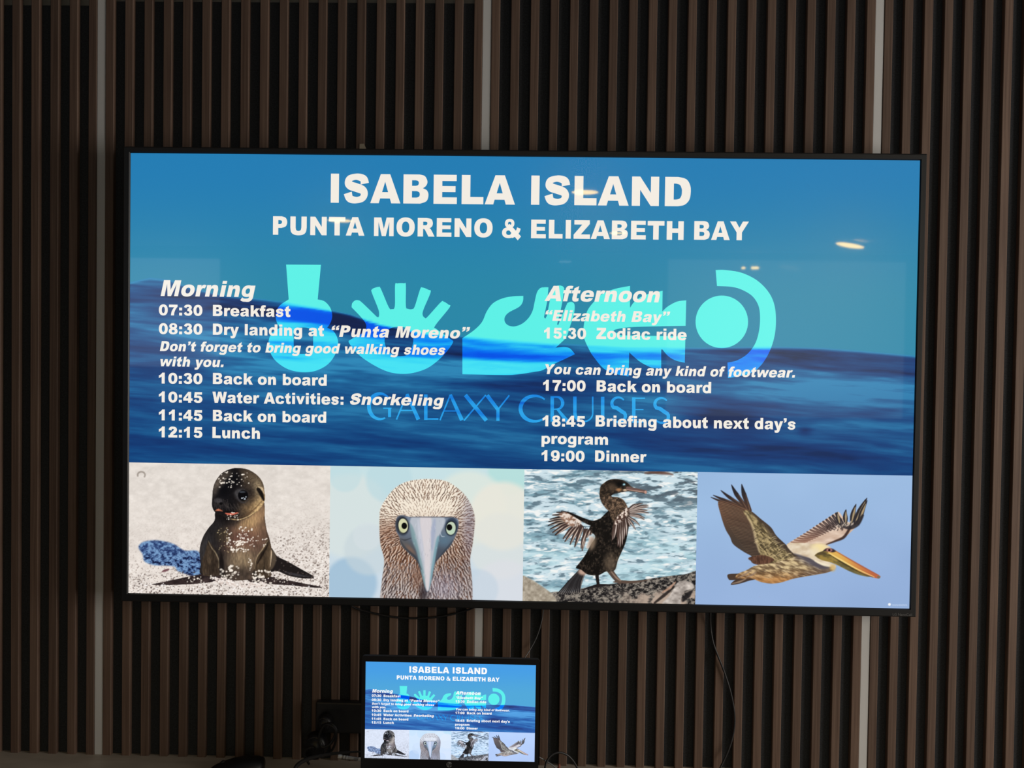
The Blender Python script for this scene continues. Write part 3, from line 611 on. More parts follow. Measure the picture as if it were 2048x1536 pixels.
# ---------------------------------------------------------------- materials
M = {}
def wood():
    m = bpy.data.materials.new('walnut_slat'); m.use_nodes = True; nt = m.node_tree; b = nt.nodes['Principled BSDF']
    N = nt.nodes.new; L = nt.links.new
    tc = N('ShaderNodeTexCoord'); at_ = N('ShaderNodeAttribute'); at_.attribute_name = 'slat'
    cmb = N('ShaderNodeCombineXYZ'); sx = N('ShaderNodeSeparateXYZ'); L(tc.outputs['Object'], sx.inputs[0])
    def mul(a, k):
        n = N('ShaderNodeMath'); n.operation = 'MULTIPLY_ADD'; L(a, n.inputs[0]); n.inputs[1].default_value = k; n.inputs[2].default_value = 0
        return n
    ax, az = mul(sx.outputs[0], 260), mul(sx.outputs[2], 5); sl = mul(at_.outputs['Fac'], 91)
    L(sl.outputs[0], az.inputs[2])
    L(ax.outputs[0], cmb.inputs[0]); L(sl.outputs[0], cmb.inputs[1]); L(az.outputs[0], cmb.inputs[2])
    n1 = N('ShaderNodeTexNoise'); n1.inputs['Scale'].default_value = 1; n1.inputs['Detail'].default_value = 6; L(cmb.outputs[0], n1.inputs['Vector'])
    r = N('ShaderNodeValToRGB'); r.color_ramp.elements[0].position = .3; r.color_ramp.elements[1].position = .72
    r.color_ramp.elements[0].color = (.102, .062, .046, 1); r.color_ramp.elements[1].color = (.170, .112, .083, 1)
    L(n1.outputs[0], r.inputs[0])
    wn = N('ShaderNodeTexWhiteNoise'); wn.noise_dimensions = '1D'; L(sl.outputs[0], wn.inputs['W'])
    mr = N('ShaderNodeMapRange'); mr.inputs['To Min'].default_value = .82; mr.inputs['To Max'].default_value = 1.18; L(wn.outputs['Value'], mr.inputs[0])
    hs = N('ShaderNodeHueSaturation'); L(r.outputs[0], hs.inputs['Color']); L(mr.outputs[0], hs.inputs['Value'])
    L(hs.outputs[0], b.inputs['Base Color'])
    b.inputs['Roughness'].default_value = .55; b.inputs['Specular IOR Level'].default_value = .3
    bp = N('ShaderNodeBump'); bp.inputs['Strength'].default_value = .15; bp.inputs['Distance'].default_value = .001; L(n1.outputs[0], bp.inputs['Height']); L(bp.outputs[0], b.inputs['Normal'])
    return m
M['wood'] = wood()
M['felt'] = mat('black_acoustic_felt', (.044, .048, .054), .95, spec=.15, noise=((300, 300, 300), .25))
M['alu'] = mat('matt_aluminium_strip', (.62, .62, .62), .5, spec=.4, noise=((30, 30, 3), .05))
M['plaster'] = mat('warm_grey_plaster', (.34, .32, .28), .9, noise=((6, 6, 6), .06))
M['white_paint'] = mat('dull_white_paint', (.20, .19, .18), .8, noise=((4, 4, 4), .04))
M['ceiling_paint'] = mat('white_ceiling_paint', (.34, .33, .32), .8)
M['carpet'] = mat('brown_carpet', (.10, .08, .07), .95, noise=((80, 80, 80), .3))
M['bezel'] = mat('black_bezel_plastic', (.010, .0105, .012), .42, spec=.5)
M['black'] = mat('black_plastic', (.008, .008, .010), .38)
M['rubber'] = mat('black_cable_rubber', (.011, .011, .013), .45)
M['grey_rubber'] = mat('grey_cable_rubber', (.10, .105, .11), .4)
M['counter'] = mat('warm_grey_counter_laminate', (.46, .41, .35), .5, noise=((9, 30, 9), .12))
M['cabinet'] = mat('dark_cabinet_board', (.05, .04, .035), .6, noise=((4, 4, 20), .2))
M['silver'] = mat('silver_metal', (.80, .81, .84), .35, metal=.3)
M['badge'] = mat('grey_badge', (.30, .31, .33), .4, metal=.3)
M['mark'] = mat('grey_print', (.13, .13, .13), .6)
M['paper'] = mat('beige_paper', (.42, .36, .27), .9)
M['copper'] = mat('red_brown_plug', (.20, .05, .03), .4)
M['lamp'] = mat('warm_lamp_diffuser', (.8, .7, .5), .6, emit=((1.0, .62, .09), 75))
M['pane'] = mat('bright_window_pane', (.05, .05, .05), .1, emit=((.80, .90, 1.0), 2.0))
M['pane_added'] = mat('added_window_glow', (.05, .05, .05), .1, emit=((.88, .96, .90), 1.2))  # glow for the two added windows, rear right and right-hand wall
M['frame'] = mat('dark_window_frame', (.06, .055, .05), .5)

def screen_mat(name, tint=(1, 1, 1), strength=1.0, gamma=1.0, color=None, refl=1.0, sat=1.0):
    """the picture glows, the panel in front of it is smooth and mirrors the room a little"""
    m = bpy.data.materials.new(name); m.use_nodes = True; nt = m.node_tree; b = nt.nodes['Principled BSDF']
    b.inputs['Base Color'].default_value = (0, 0, 0, 1); b.inputs['Roughness'].default_value = .22
    b.inputs['Specular IOR Level'].default_value = .5 * refl
    b.inputs['Coat Weight'].default_value = .35 * refl; b.inputs['Coat Roughness'].default_value = .025
    b.inputs['Emission Strength'].default_value = strength
    if color:
        b.inputs['Emission Color'].default_value = (*color, 1)
    else:
        a = nt.nodes.new('ShaderNodeVertexColor'); a.layer_name = 'picture'
        g = nt.nodes.new('ShaderNodeGamma'); g.inputs[1].default_value = gamma
        v = nt.nodes.new('ShaderNodeVectorMath'); v.operation = 'MULTIPLY'; v.inputs[1].default_value = tint
        hs = nt.nodes.new('ShaderNodeHueSaturation'); hs.inputs['Saturation'].default_value = sat
        nt.links.new(a.outputs[0], hs.inputs['Color']); nt.links.new(hs.outputs[0], g.inputs[0]); nt.links.new(g.outputs[0], v.inputs[0]); nt.links.new(v.outputs[0], b.inputs['Emission Color'])
    return m
M['tv_picture'] = screen_mat('lit_screen_picture')
M['tv_text'] = screen_mat('lit_screen_white', color=srgb(244, 238, 228)[:3])
M['pc_picture'] = screen_mat('laptop_screen_picture', (.90, 1.03, 1.28), 1.0, .88, refl=.4, sat=.6)
M['pc_logo'] = screen_mat('laptop_screen_emblem', (1.0, 1.0, 1.05), 1.0, 1.0, refl=.4)
M['pc_sea'] = screen_mat('laptop_screen_sea', (1.75, 1.22, 1.50), 1.0, .80, refl=.4)
M['pc_text'] = screen_mat('laptop_screen_white', color=(1.0, 1.0, 1.0), refl=.4)

# ---------------------------------------------------------------- the setting
Z = lambda z: z + ZT                                    # heights measured from the television's centre
FLOOR, CEIL, COUNTER = 0.0, Z(.98), Z(-.848)
X0, X1, YB = -3.9, 3.3, -6.3
def slab(name, x0, x1, y0, y1, z0, z1, m, label, cat):
    bm = bmesh.new(); box(bm, x0, x1, y0, y1, z0, z1)
    return tag(from_bm(name, bm, m), label, cat, kind='structure')
slab('floor', X0, X1, YB, .1, -.06, 0, M['carpet'], 'brown carpeted floor of the lounge', 'floor')
slab('ceiling', X0, X1, YB, .1, CEIL, CEIL + .06, M['ceiling_paint'], 'off white lounge ceiling carrying the downlights', 'ceiling')
slab('wall_back', X0, X1, .012, .10, 0, CEIL, M['plaster'], 'warm grey plaster wall behind the dark slats, showing only above the felt', 'wall')
slab('wall_left', X0 - .08, X0, YB, .1, 0, CEIL, M['white_paint'], 'off white left wall of the lounge', 'wall')

def wall_with_hole(name, axis, pos, a0, a1, h0, h1, label):
    """a wall in the plane axis = pos, with one opening a0..a1, h0..h1"""
    bm = bmesh.new(); t = .08
    lo, hi = (YB, .1) if axis == 'x' else (X0, X1)
    for u0, u1, z0, z1 in ((lo, a0, 0, CEIL), (a1, hi, 0, CEIL), (a0, a1, 0, h0), (a0, a1, h1, CEIL)):
        if axis == 'x': box(bm, pos, pos + t, u0, u1, z0, z1)
        else: box(bm, u0, u1, pos - t, pos, z0, z1)
    return tag(from_bm(name, bm, M['white_paint']), label, 'wall', kind='structure')
wall_with_hole('wall_right', 'x', X1, -2.2, -.5, Z(-.8), Z(.7), 'off white right wall with an opening for the added side window')

def window(name, axis, pos, a0, a1, h0, h1, pane, label, bars=1):
    w = thing(name, label, 'window', kind='structure')
    def b(bm, u0, u1, z0, z1, d0, d1):
        if axis == 'x': box(bm, pos + d0, pos + d1, u0, u1, z0, z1)
        else: box(bm, u0, u1, pos - d1, pos - d0, z0, z1)
    bm = bmesh.new(); f = .05
    b(bm, a0, a0 + f, h0, h1, .0, .05); b(bm, a1 - f, a1, h0, h1, .0, .05); b(bm, a0 + f, a1 - f, h0, h0 + f, .0, .05); b(bm, a0 + f, a1 - f, h1 - f, h1, .0, .05)
    for k in range(bars):
        u = a0 + (a1 - a0) * (k + 1) / (bars + 1); b(bm, u - .02, u + .02, h0 + f, h1 - f, .005, .045)
    from_bm('window_frame', bm, M['frame'], w)
    bm = bmesh.new(); b(bm, a0 + f, a1 - f, h0 + f, h1 - f, .018, .026)
    from_bm('pane', bm, pane, w)
    return w
def rear_wall():
    bm = bmesh.new(); t = .08
    holes = ((-3.62, -2.62, Z(-.1), Z(.93)), (1.1, 3.2, Z(-.45), Z(.972)))
    xs = [X0] + [h for q in holes for h in q[:2]] + [X1]
    for k in range(0, len(xs), 2): box(bm, xs[k], xs[k + 1], YB - t, YB, 0, CEIL)
    for a0, a1, h0, h1 in holes:
        box(bm, a0, a1, YB - t, YB, 0, h0); box(bm, a0, a1, YB - t, YB, h1, CEIL)
    tag(from_bm('wall_rear', bm, M['white_paint']), 'off white rear wall of the lounge, facing the slatted wall', 'wall', kind='structure')
    window('window_1', 'y', YB, *holes[0], M['pane'], 'bright rear window mirrored at the left of the television', 0)
    window('added_haze_window', 'y', YB, *holes[1], M['pane_added'], 'wide rear window added to veil the right of the television with haze', 0)  # second window is made up: its mirrored glow stands in for lens haze
rear_wall()
window('added_side_window', 'x', X1, -2.2, -.5, Z(-.8), Z(.7), M['pane_added'], 'unseen window added in the right-hand wall to light the slats')  # added glowing window, gives the side lamp a place in the wall

# slatted wall: felt-backed panels of twenty slats, an aluminium strip at each joint
STRIP0, PERIOD, SW, GAPW = -.9227, .84252, .0184, .0186
PITCH = (PERIOD - GAPW - SW - .0006) / 19
SD = .012                                              # slat depth in front of the felt
FELT_TOP, SLAT_TOP = Z(.808), CEIL
def slat_panel(k, n0, n1, felt_top):
    xs0 = STRIP0 + k * PERIOD + GAPW / 2 + .0003 + SW / 2
    bm = bmesh.new(); lay = bm.verts.layers.float.new('slat')
    zs = (COUNTER, felt_top, SLAT_TOP)
    def slat_ring(cx, z):
        c = .0012
        return [bm.verts.new((x, y, z)) for x, y in ((cx - SW / 2, 0), (cx - SW / 2, -SD + c), (cx - SW / 2 + c, -SD), (cx + SW / 2 - c, -SD), (cx + SW / 2, -SD + c), (cx + SW / 2, 0))]
    prev = None
    for i in range(n0, n1):
        cx = xs0 + i * PITCH; rings = [slat_ring(cx, z) for z in zs]
        for r in rings:
            for v in r: v[lay] = (i + 20 * k) * .37 + 3
        for a, b in zip(rings, rings[1:]):
            for j in range(5): bm.faces.new((a[j], a[j + 1], b[j + 1], b[j]))
        bm.faces.new((rings[1][0], rings[2][0], rings[2][5], rings[1][5]))   # back of the slat above the felt
        bm.faces.new(rings[2])
        if prev:
            f = bm.faces.new((prev[0][5], rings[0][0], rings[1][0], prev[1][5])); f.material_index = 1
        prev = rings
    me = bpy.data.meshes.new('slat_panel'); bmesh.ops.recalc_face_normals(bm, faces=bm.faces); bm.to_mesh(me); bm.free()
    return new_obj('slat_panel', me, [M['wood'], M['felt']])
for k, (a, b, ft, lb) in enumerate(((0, 20, Z(.806), 'dark slatted wood wall panel left of the leftmost grey strip'), (0, 20, Z(.8155), 'dark slatted wood wall panel between the leftmost and middle grey strips'),
                                    (0, 20, Z(.86), 'dark slatted wood wall panel between the middle and rightmost grey strips'), (0, 20, Z(.9), 'brown slatted wood wall panel right of the rightmost grey strip'))):
    tag(slat_panel(k - 1, a, b, ft), lb, 'wall panel', 'slatted wood wall panels', 'structure')
for k, lb in enumerate(('grey metal joint strip left of the television, running full height', 'grey metal joint strip above and below the middle of the television', 'grey metal joint strip passing behind the right end of the television')):
    x = STRIP0 + k * PERIOD; bm = bmesh.new(); box(bm, x - GAPW / 2, x + GAPW / 2, -.0105, .006, COUNTER, CEIL, .0008, 1)
    tag(from_bm('trim_%d' % (k + 1), bm, M['alu']), lb, 'metal strip', 'grey joint strips between the slatted panels', 'structure')

# ---------------------------------------------------------------- the slide: meshes shared by the television and the laptop
YS = -.075                                             # plane of the television's panel
TW, TH = 1.66, .9389
def pl(px, py):
    """pixel -> (x, z) on the television's panel, metres from its centre"""
    p = at(px, py, YS); return p.x, p.z - ZT
def grid_px(x, z):
    """positions on the panel -> pixels of the photograph"""
    dx, dy, dz = x - CAM.x, YS - CAM.y, z + ZT - CAM.z
    d = dx * CF.x + dy * CF.y + dz * CF.z
    return 1024 + F * (dx * CR.x + dy * CR.y + dz * CR.z) / d, 768 - F * (dx * CU.x + dy * CU.y + dz * CU.z) / d
def to_linear(c):
    c = np.clip(c, 0, 1); return np.where(c <= .04045, c / 12.92, ((c + .055) / 1.055) ** 2.4)
def set_colors(me, rgb):
    a = me.color_attributes.new('picture', 'FLOAT_COLOR', 'POINT')
    d = np.ones((len(rgb), 4), np.float32); d[:, :3] = to_linear(rgb); a.data.foreach_set('color', d.ravel())
def picture(name, x0, x1, z0, z1, step, fn, off=0.0):
    nx = max(2, int((x1 - x0) / step) + 1); nz = max(2, int((z1 - z0) / step) + 1)
    gx, gz = np.meshgrid(np.linspace(x0, x1, nx), np.linspace(z1, z0, nz))
    rgb = fn(*grid_px(gx, gz)).reshape(-1, 3)
    co = np.stack([gx, np.full(gx.shape, -off), gz], -1).reshape(-1, 3).astype(np.float32)
    i = np.arange(nx * nz).reshape(nz, nx)
    q = np.stack([i[1:, :-1], i[1:, 1:], i[:-1, 1:], i[:-1, :-1]], -1).reshape(-1, 4).astype(np.int32)
    me = bpy.data.meshes.new(name); me.vertices.add(len(co)); me.vertices.foreach_set('co', co.ravel())
    me.loops.add(q.size); me.loops.foreach_set('vertex_index', q.ravel())
    me.polygons.add(len(q)); me.polygons.foreach_set('loop_start', np.arange(0, q.size, 4, dtype=np.int32))
    me.update(calc_edges=True); set_colors(me, rgb); me.validate()
    return me

PXM = 1.66 / 1574                                      # metres of panel per pixel
HW, HH = TW / 2, TH / 2
zcut = pl(1040, 938)[1]
cuts = [-HW, pl(659.5, 1060)[0], pl(1047, 1070)[0], pl(1393, 1075)[0], HW]
SLIDE = []                                             # (name, mesh, kind of material, label)
SLIDE.append(('screen', picture('screen', -HW, HW, zcut, HH, PXM * 1.5, paint_sea), 'sea', 'lit screen with a blue sea behind white schedule text'))
for (nm, obn, lb), a, b in zip((('sea_lion', 'sea_lion_picture', 'picture of a dark sea lion pup on pale sand'), ('booby', 'booby_picture', 'picture of a speckled bird face with a long grey bill'), ('cormorant', 'cormorant_picture', 'picture of a black bird spreading short wings by water'), ('pelican', 'pelican_picture', 'picture of a brown pelican flying in a blue sky')), cuts, cuts[1:]):
    ox, oy, sc = FRAMES[nm]
    SLIDE.append((obn, picture(obn, a, b, -HH, zcut, PXM * .9, lambda X, Y, ox=ox, oy=oy, sc=sc, nm=nm: PAINT[nm]((X - ox) * sc, (Y - oy) * sc)), 'pic', lb))

def fill(outlines, name, bev=False):
    """flat mesh from closed outlines given as (x, z) on the panel; inner outlines become holes"""
    cu = bpy.data.curves.new('tmp', 'CURVE'); cu.dimensions = '2D'; cu.fill_mode = 'BOTH'
    for o in outlines:
        s = cu.splines.new('POLY'); s.points.add(len(o) - 1); s.use_cyclic_u = True
        for p, (x, z) in zip(s.points, o): p.co = (x, z, 0, 1)
    ob = bpy.data.objects.new('tmp', cu); COL.objects.link(ob)
    me = bpy.data.meshes.new_from_object(ob.evaluated_get(bpy.context.evaluated_depsgraph_get()))
    bpy.data.objects.remove(ob); bpy.data.curves.remove(cu)
    return me
def finish(me, name, off, cut=None, fn=None):
    bm = bmesh.new(); bm.from_mesh(me); bpy.data.meshes.remove(me)
    if cut:
        xs = [v.co.x for v in bm.verts]; zs = [v.co.y for v in bm.verts]
        for ax, lo, hi, st in ((0, min(xs), max(xs), cut[0]), (1, min(zs), max(zs), cut[1])):
            for q in np.arange(lo + st, hi, st):
                n = Vector((1, 0, 0)) if ax == 0 else Vector((0, 1, 0)); c = n * q
                bmesh.ops.bisect_plane(bm, geom=bm.verts[:] + bm.edges[:] + bm.faces[:], plane_co=c, plane_no=n, dist=1e-7)
    for v in bm.verts: v.co = (v.co.x, -off, v.co.y)
    for f in bm.faces:
        f.normal_update()
        if f.normal.y > 0: f.normal_flip()
    out = bpy.data.meshes.new(name); bm.to_mesh(out); bm.free()
    if fn:
        co = np.array([v.co for v in out.vertices]); set_colors(out, fn(*grid_px(co[:, 0], co[:, 2])))
    return out

# emblem: five round-cornered signs
def zpts(pts, ox, oy, s, n=5, smooth=True):
    p = spline(pts, n) if smooth else pts
    return [pl(ox + x / s, oy + y / s) for x, y in p]
def mixed(pts, n=5):
    """outline whose corners (third value 1) stay sharp and whose other points are joined smoothly"""
    out = []; m = len(pts); sharp = [i for i, q in enumerate(pts) if len(q) > 2]
    for a, b in zip(sharp, sharp[1:] + [sharp[0] + m]):
        run = [pts[i % m][:2] for i in range(a, b + 1)]
        out += list(map(tuple, (spline(run, n, False) if len(run) > 2 else np.array(run))))[:-1]
    return out
LA = (500, 500, 4.4522); LB = (900, 520, 4.763); LC = (1180, 520, 4.876)
def sign(pts, f): return [pl(f[0] + x / f[2], f[1] + y / f[2]) for x, y in mixed(pts)]
emblem = [
    sign([(322, 130, 1), (632, 132, 1), (603, 440, 1), (665, 458), (715, 515), (732, 585), (718, 645), (688, 692, 1), (750, 730), (785, 815), (768, 910), (700, 1012), (590, 1074), (470, 1088), (340, 1062), (232, 990), (178, 905), (165, 820), (195, 740), (268, 692, 1), (238, 640), (230, 575), (260, 500), (345, 440, 1)], LA),
    sign([(388, 745, 1), (420, 700), (470, 690), (530, 700), (563, 745, 1), (563, 860, 1), (530, 925, 1), (440, 925, 1), (390, 860, 1)], LA),
    sign([(905, 510, 1), (910, 475), (935, 450), (965, 448), (1000, 470), (1128, 594, 1), (1144, 598), (1150, 575), (1142, 525), (1085, 380), (1085, 352), (1110, 337), (1145, 329), (1165, 345), (1235, 508), (1263, 526), (1290, 500), (1292, 312), (1312, 298), (1340, 295), (1372, 297), (1388, 310), (1388, 498), (1408, 524), (1445, 526), (1468, 500), (1515, 350), (1535, 334), (1590, 355), (1608, 378), (1545, 530), (1538, 580), (1558, 604), (1580, 596), (1698, 466), (1725, 460), (1765, 485), (1777, 512), (1650, 672), (1662, 705), (1780, 790), (1806, 826), (1720, 940), (1600, 1040), (1480, 1088), (1360, 1103), (1230, 1084), (1090, 1018), (960, 925), (882, 826), (900, 796), (1000, 742), (1036, 690), (1012, 625)], LA),
    sign([(1218, 720, 1), (1270, 690), (1340, 684), (1400, 700), (1455, 770, 1), (1448, 850), (1400, 930), (1355, 945), (1290, 940), (1225, 890), (1198, 810)], LA),
    sign([(118, 745, 1), (230, 668), (305, 590), (350, 490), (410, 412), (500, 366), (600, 346), (698, 342, 1), (694, 395), (660, 445), (560, 500), (522, 545), (524, 592), (560, 625), (620, 632), (690, 605), (750, 550), (788, 480), (806, 400), (828, 310), (860, 268), (900, 260), (938, 260, 1), (925, 400, 1), (895, 545, 1), (908, 560, 1), (924, 530, 1), (950, 390), (975, 275), (1035, 243), (1085, 262), (1080, 330), (1060, 450), (1020, 612, 1), (1030, 622, 1), (1108, 432), (1130, 405), (1162, 400), (1187, 430), (1180, 520), (1150, 612), (1110, 730), (1050, 795), (1005, 836, 1), (1090, 828), (1145, 845), (1190, 897, 1), (1090, 945), (960, 1005), (880, 1050), (800, 1066), (640, 1090), (500, 1096), (118, 1088, 1)], LB),
    sign([(390, 253, 1), (390, 466, 1), (440, 400), (540, 340), (708, 300, 1), (705, 502, 1), (760, 452), (850, 405), (938, 394, 1), (932, 642, 1), (700, 646), (400, 655), (255, 676), (228, 695, 1), (300, 735, 1), (930, 745, 1), (924, 1002, 1), (830, 978), (760, 935), (706, 872, 1), (694, 872, 1), (694, 1056, 1), (600, 1048), (500, 1000), (430, 945), (382, 900, 1), (376, 1136, 1), (240, 1108), (130, 1056), (40, 950), (0, 890), (-58, 760), (-62, 650), (-28, 500), (50, 395), (130, 325), (250, 280)], LC),
    sign([(1285 + 256 * math.cos(a), 603 + 256 * math.sin(a), 1) for a in np.linspace(0, 2 * math.pi, 60)[:-1]], LC),
    sign([(1225, 98, 1), (1320, 98), (1480, 125), (1630, 200), (1740, 312), (1798, 440), (1813, 600), (1795, 760), (1740, 915), (1650, 1045), (1540, 1112), (1345, 1152, 1), (1340, 1000, 1), (1430, 980), (1530, 920), (1608, 820), (1648, 690), (1658, 550), (1640, 440), (1580, 350), (1480, 290), (1380, 262), (1238, 254, 1)], LC)]
SLIDE.append(('emblem', finish(fill(emblem, 'emblem'), 'emblem', .0004, (.014, .0032), paint_logo), 'logo', 'row of five turquoise signs'))

# wordmark drawn in thin and thick strokes; letter boxes in the photograph's pixels
def stroke_poly(pts, w):
    p = np.array(pts, float); w = np.interp(np.linspace(0, 1, len(p)), np.linspace(0, 1, len(w)), w)
    d = np.gradient(p, axis=0); d /= np.linalg.norm(d, axis=1)[:, None] + 1e-9; n = np.stack([-d[:, 1], d[:, 0]], -1) * w[:, None] / 2
    return list(map(tuple, np.vstack([p + n, (p - n)[::-1]])))
def arc(cx, cy, rx, ry, a0, a1, n=22):
    return [(cx + rx * math.cos(math.radians(a)), cy + ry * math.sin(math.radians(a))) for a in np.linspace(a0, a1, n)]
T_, t_ = .17, .065
GL = {  # unit letters, y down, cap height 1
    'G': [(arc(.46, .5, .46, .5, -42, -318 + 22), [t_, T_, T_, t_]), ([(.84, .56), (.84, .92)], [.13, .13]), ([(.58, .57), (.92, .57)], [.05, .05])],
    'A': [([(.40, .0), (.0, 1)], [t_, t_]), ([(.40, .0), (.84, 1)], [.13, .17]), ([(.16, .64), (.66, .64)], [.05, .05])],
    'L': [([(.09, 0), (.09, 1)], [.15, .15]), ([(.09, .965), (.58, .965)], [.06, .07])],
    'X': [([(.05, 0), (.82, 1)], [.17, .17]), ([(.80, 0), (.0, 1)], [t_, t_])],
    'Y': [([(.04, 0), (.43, .56)], [.17, .15]), ([(.84, 0), (.43, .56)], [t_, t_]), ([(.43, .5), (.43, 1)], [.14, .14])],
    'C': [(arc(.48, .5, .48, .5, -46, -314), [t_, T_, T_, t_])],
    'R': [([(.09, 0), (.09, 1)], [.15, .15]), ([(.09, .03)] + arc(.28, .27, .24, .24, -90, 90, 14) + [(.09, .52)], [.06, .12, .15, .10, .05]), ([(.30, .50), (.72, 1)], [.10, .17])],
    'U': [([(.08, 0), (.08, .66)] + arc(.38, .66, .30, .32, 180, 0, 14) + [(.68, 0)], [.15, .15, .08, t_, t_])],
    'I': [([(.08, 0), (.08, 1)], [.15, .15])],
    'S': [(arc(.32, .25, .25, .235, -35, -220, 12) + [(.26, .43), (.44, .56)] + arc(.33, .75, .26, .235, -30, 150, 12), [t_, .12, .17, .12, t_])],
    'E': [([(.09, 0), (.09, 1)], [.15, .15]), ([(.09, .035), (.54, .035)], [.06, .06]), ([(.09, .48), (.48, .48)], [.05, .05]), ([(.09, .965), (.56, .965)], [.06, .06])]}
word = [('G', 738, 786), ('A', 793, 840), ('L', 847, 880), ('A', 880, 927), ('X', 928, 976), ('Y', 972, 1022), ('C', 1041, 1093), ('R', 1100, 1138), ('U', 1145, 1189), ('I', 1199, 1210), ('S', 1220, 1254), ('E', 1263, 1294), ('S', 1306, 1340)]
me_all = bmesh.new()
for ch, a, b in word:
    w = max(x for p, ww in GL[ch] for x, y in p) + .06
    y0 = np.interp((a + b) / 2, (738, 1340), (787, 795.5)); hgt = 51
    sxx = (b - a) / w
    for p, ww in GL[ch]:
        q = [(a + x * sxx, y0 + y * hgt) for x, y in p]
        m_ = fill([[pl(*c) for c in stroke_poly(q, [k * 46 for k in ww])]], 'stroke')
        me_all.from_mesh(m_); bpy.data.meshes.remove(m_)
mt = bpy.data.meshes.new('t'); me_all.to_mesh(mt); me_all.free()
SLIDE.append(('wordmark', finish(mt, 'wordmark', .0004, (.008, .006), paint_mark), 'logo', 'thin blue capital lettering'))

# white lettering
# heavy grotesque letters, 1000 units to the em, drawn as outlines: (x, y, 1) is a corner, (x, y) lies on a smooth run
def PG(*v): return [[(v[i], v[i + 1], 1) for i in range(0, len(v), 2)]]
def RC(x0, y0, x1, y1): return PG(x0, y0, x1, y0, x1, y1, x0, y1)
def EL(cx, cy, rx, ry, e=2.25, n=40):
    o = []
    for k in range(n):
        a = 2 * math.pi * k / n; c, s = math.cos(a), math.sin(a)
        o.append((cx + rx * math.copysign(abs(c) ** (2 / e), c), cy + ry * math.copysign(abs(s) ** (2 / e), s), 1))
    return o
def RG(cx, cy, rx, ry, ix, iy, dx=0): return [EL(cx, cy, rx, ry), EL(cx + dx, cy, ix, iy)]
def SK(pts, w):
    """one thick stroke along a smooth path, as a chain of four-cornered pieces"""
    p = spline(pts, 8, False); ww = np.interp(np.linspace(0, 1, len(p)), np.linspace(0, 1, len(w)), w)
    d = np.gradient(p, axis=0); d /= np.linalg.norm(d, axis=1)[:, None]; n = np.stack([-d[:, 1], d[:, 0]], -1) * ww[:, None] / 2
    return [('quads', p + n, p - n)]
def MX(parts, f): return [[tuple(f(*q[:2])) + tuple(q[2:]) for q in o] for o in parts]
_n = [[(57, 519, 1), (242, 519, 1), (242, 436, 1), (300, 502), (405, 531), (540, 485), (599, 325, 1), (599, 0, 1), (400, 0, 1), (400, 278, 1), (385, 348), (330, 370), (275, 340), (256, 252, 1), (256, 0, 1), (57, 0, 1)]]
_rq = [[(45, 716, 1), (238, 716, 1), (238, 590, 1), (205, 490), (75, 428, 1), (45, 490, 1), (110, 525), (128, 566, 1), (45, 566, 1)]]
def SH(parts, dx): return MX(parts, lambda x, y: (x + dx, y))
_d9 = lambda parts, w: MX(parts, lambda x, y: (w - x, y))
_bowl = RG(362, 260, 275, 272, 98, 132)
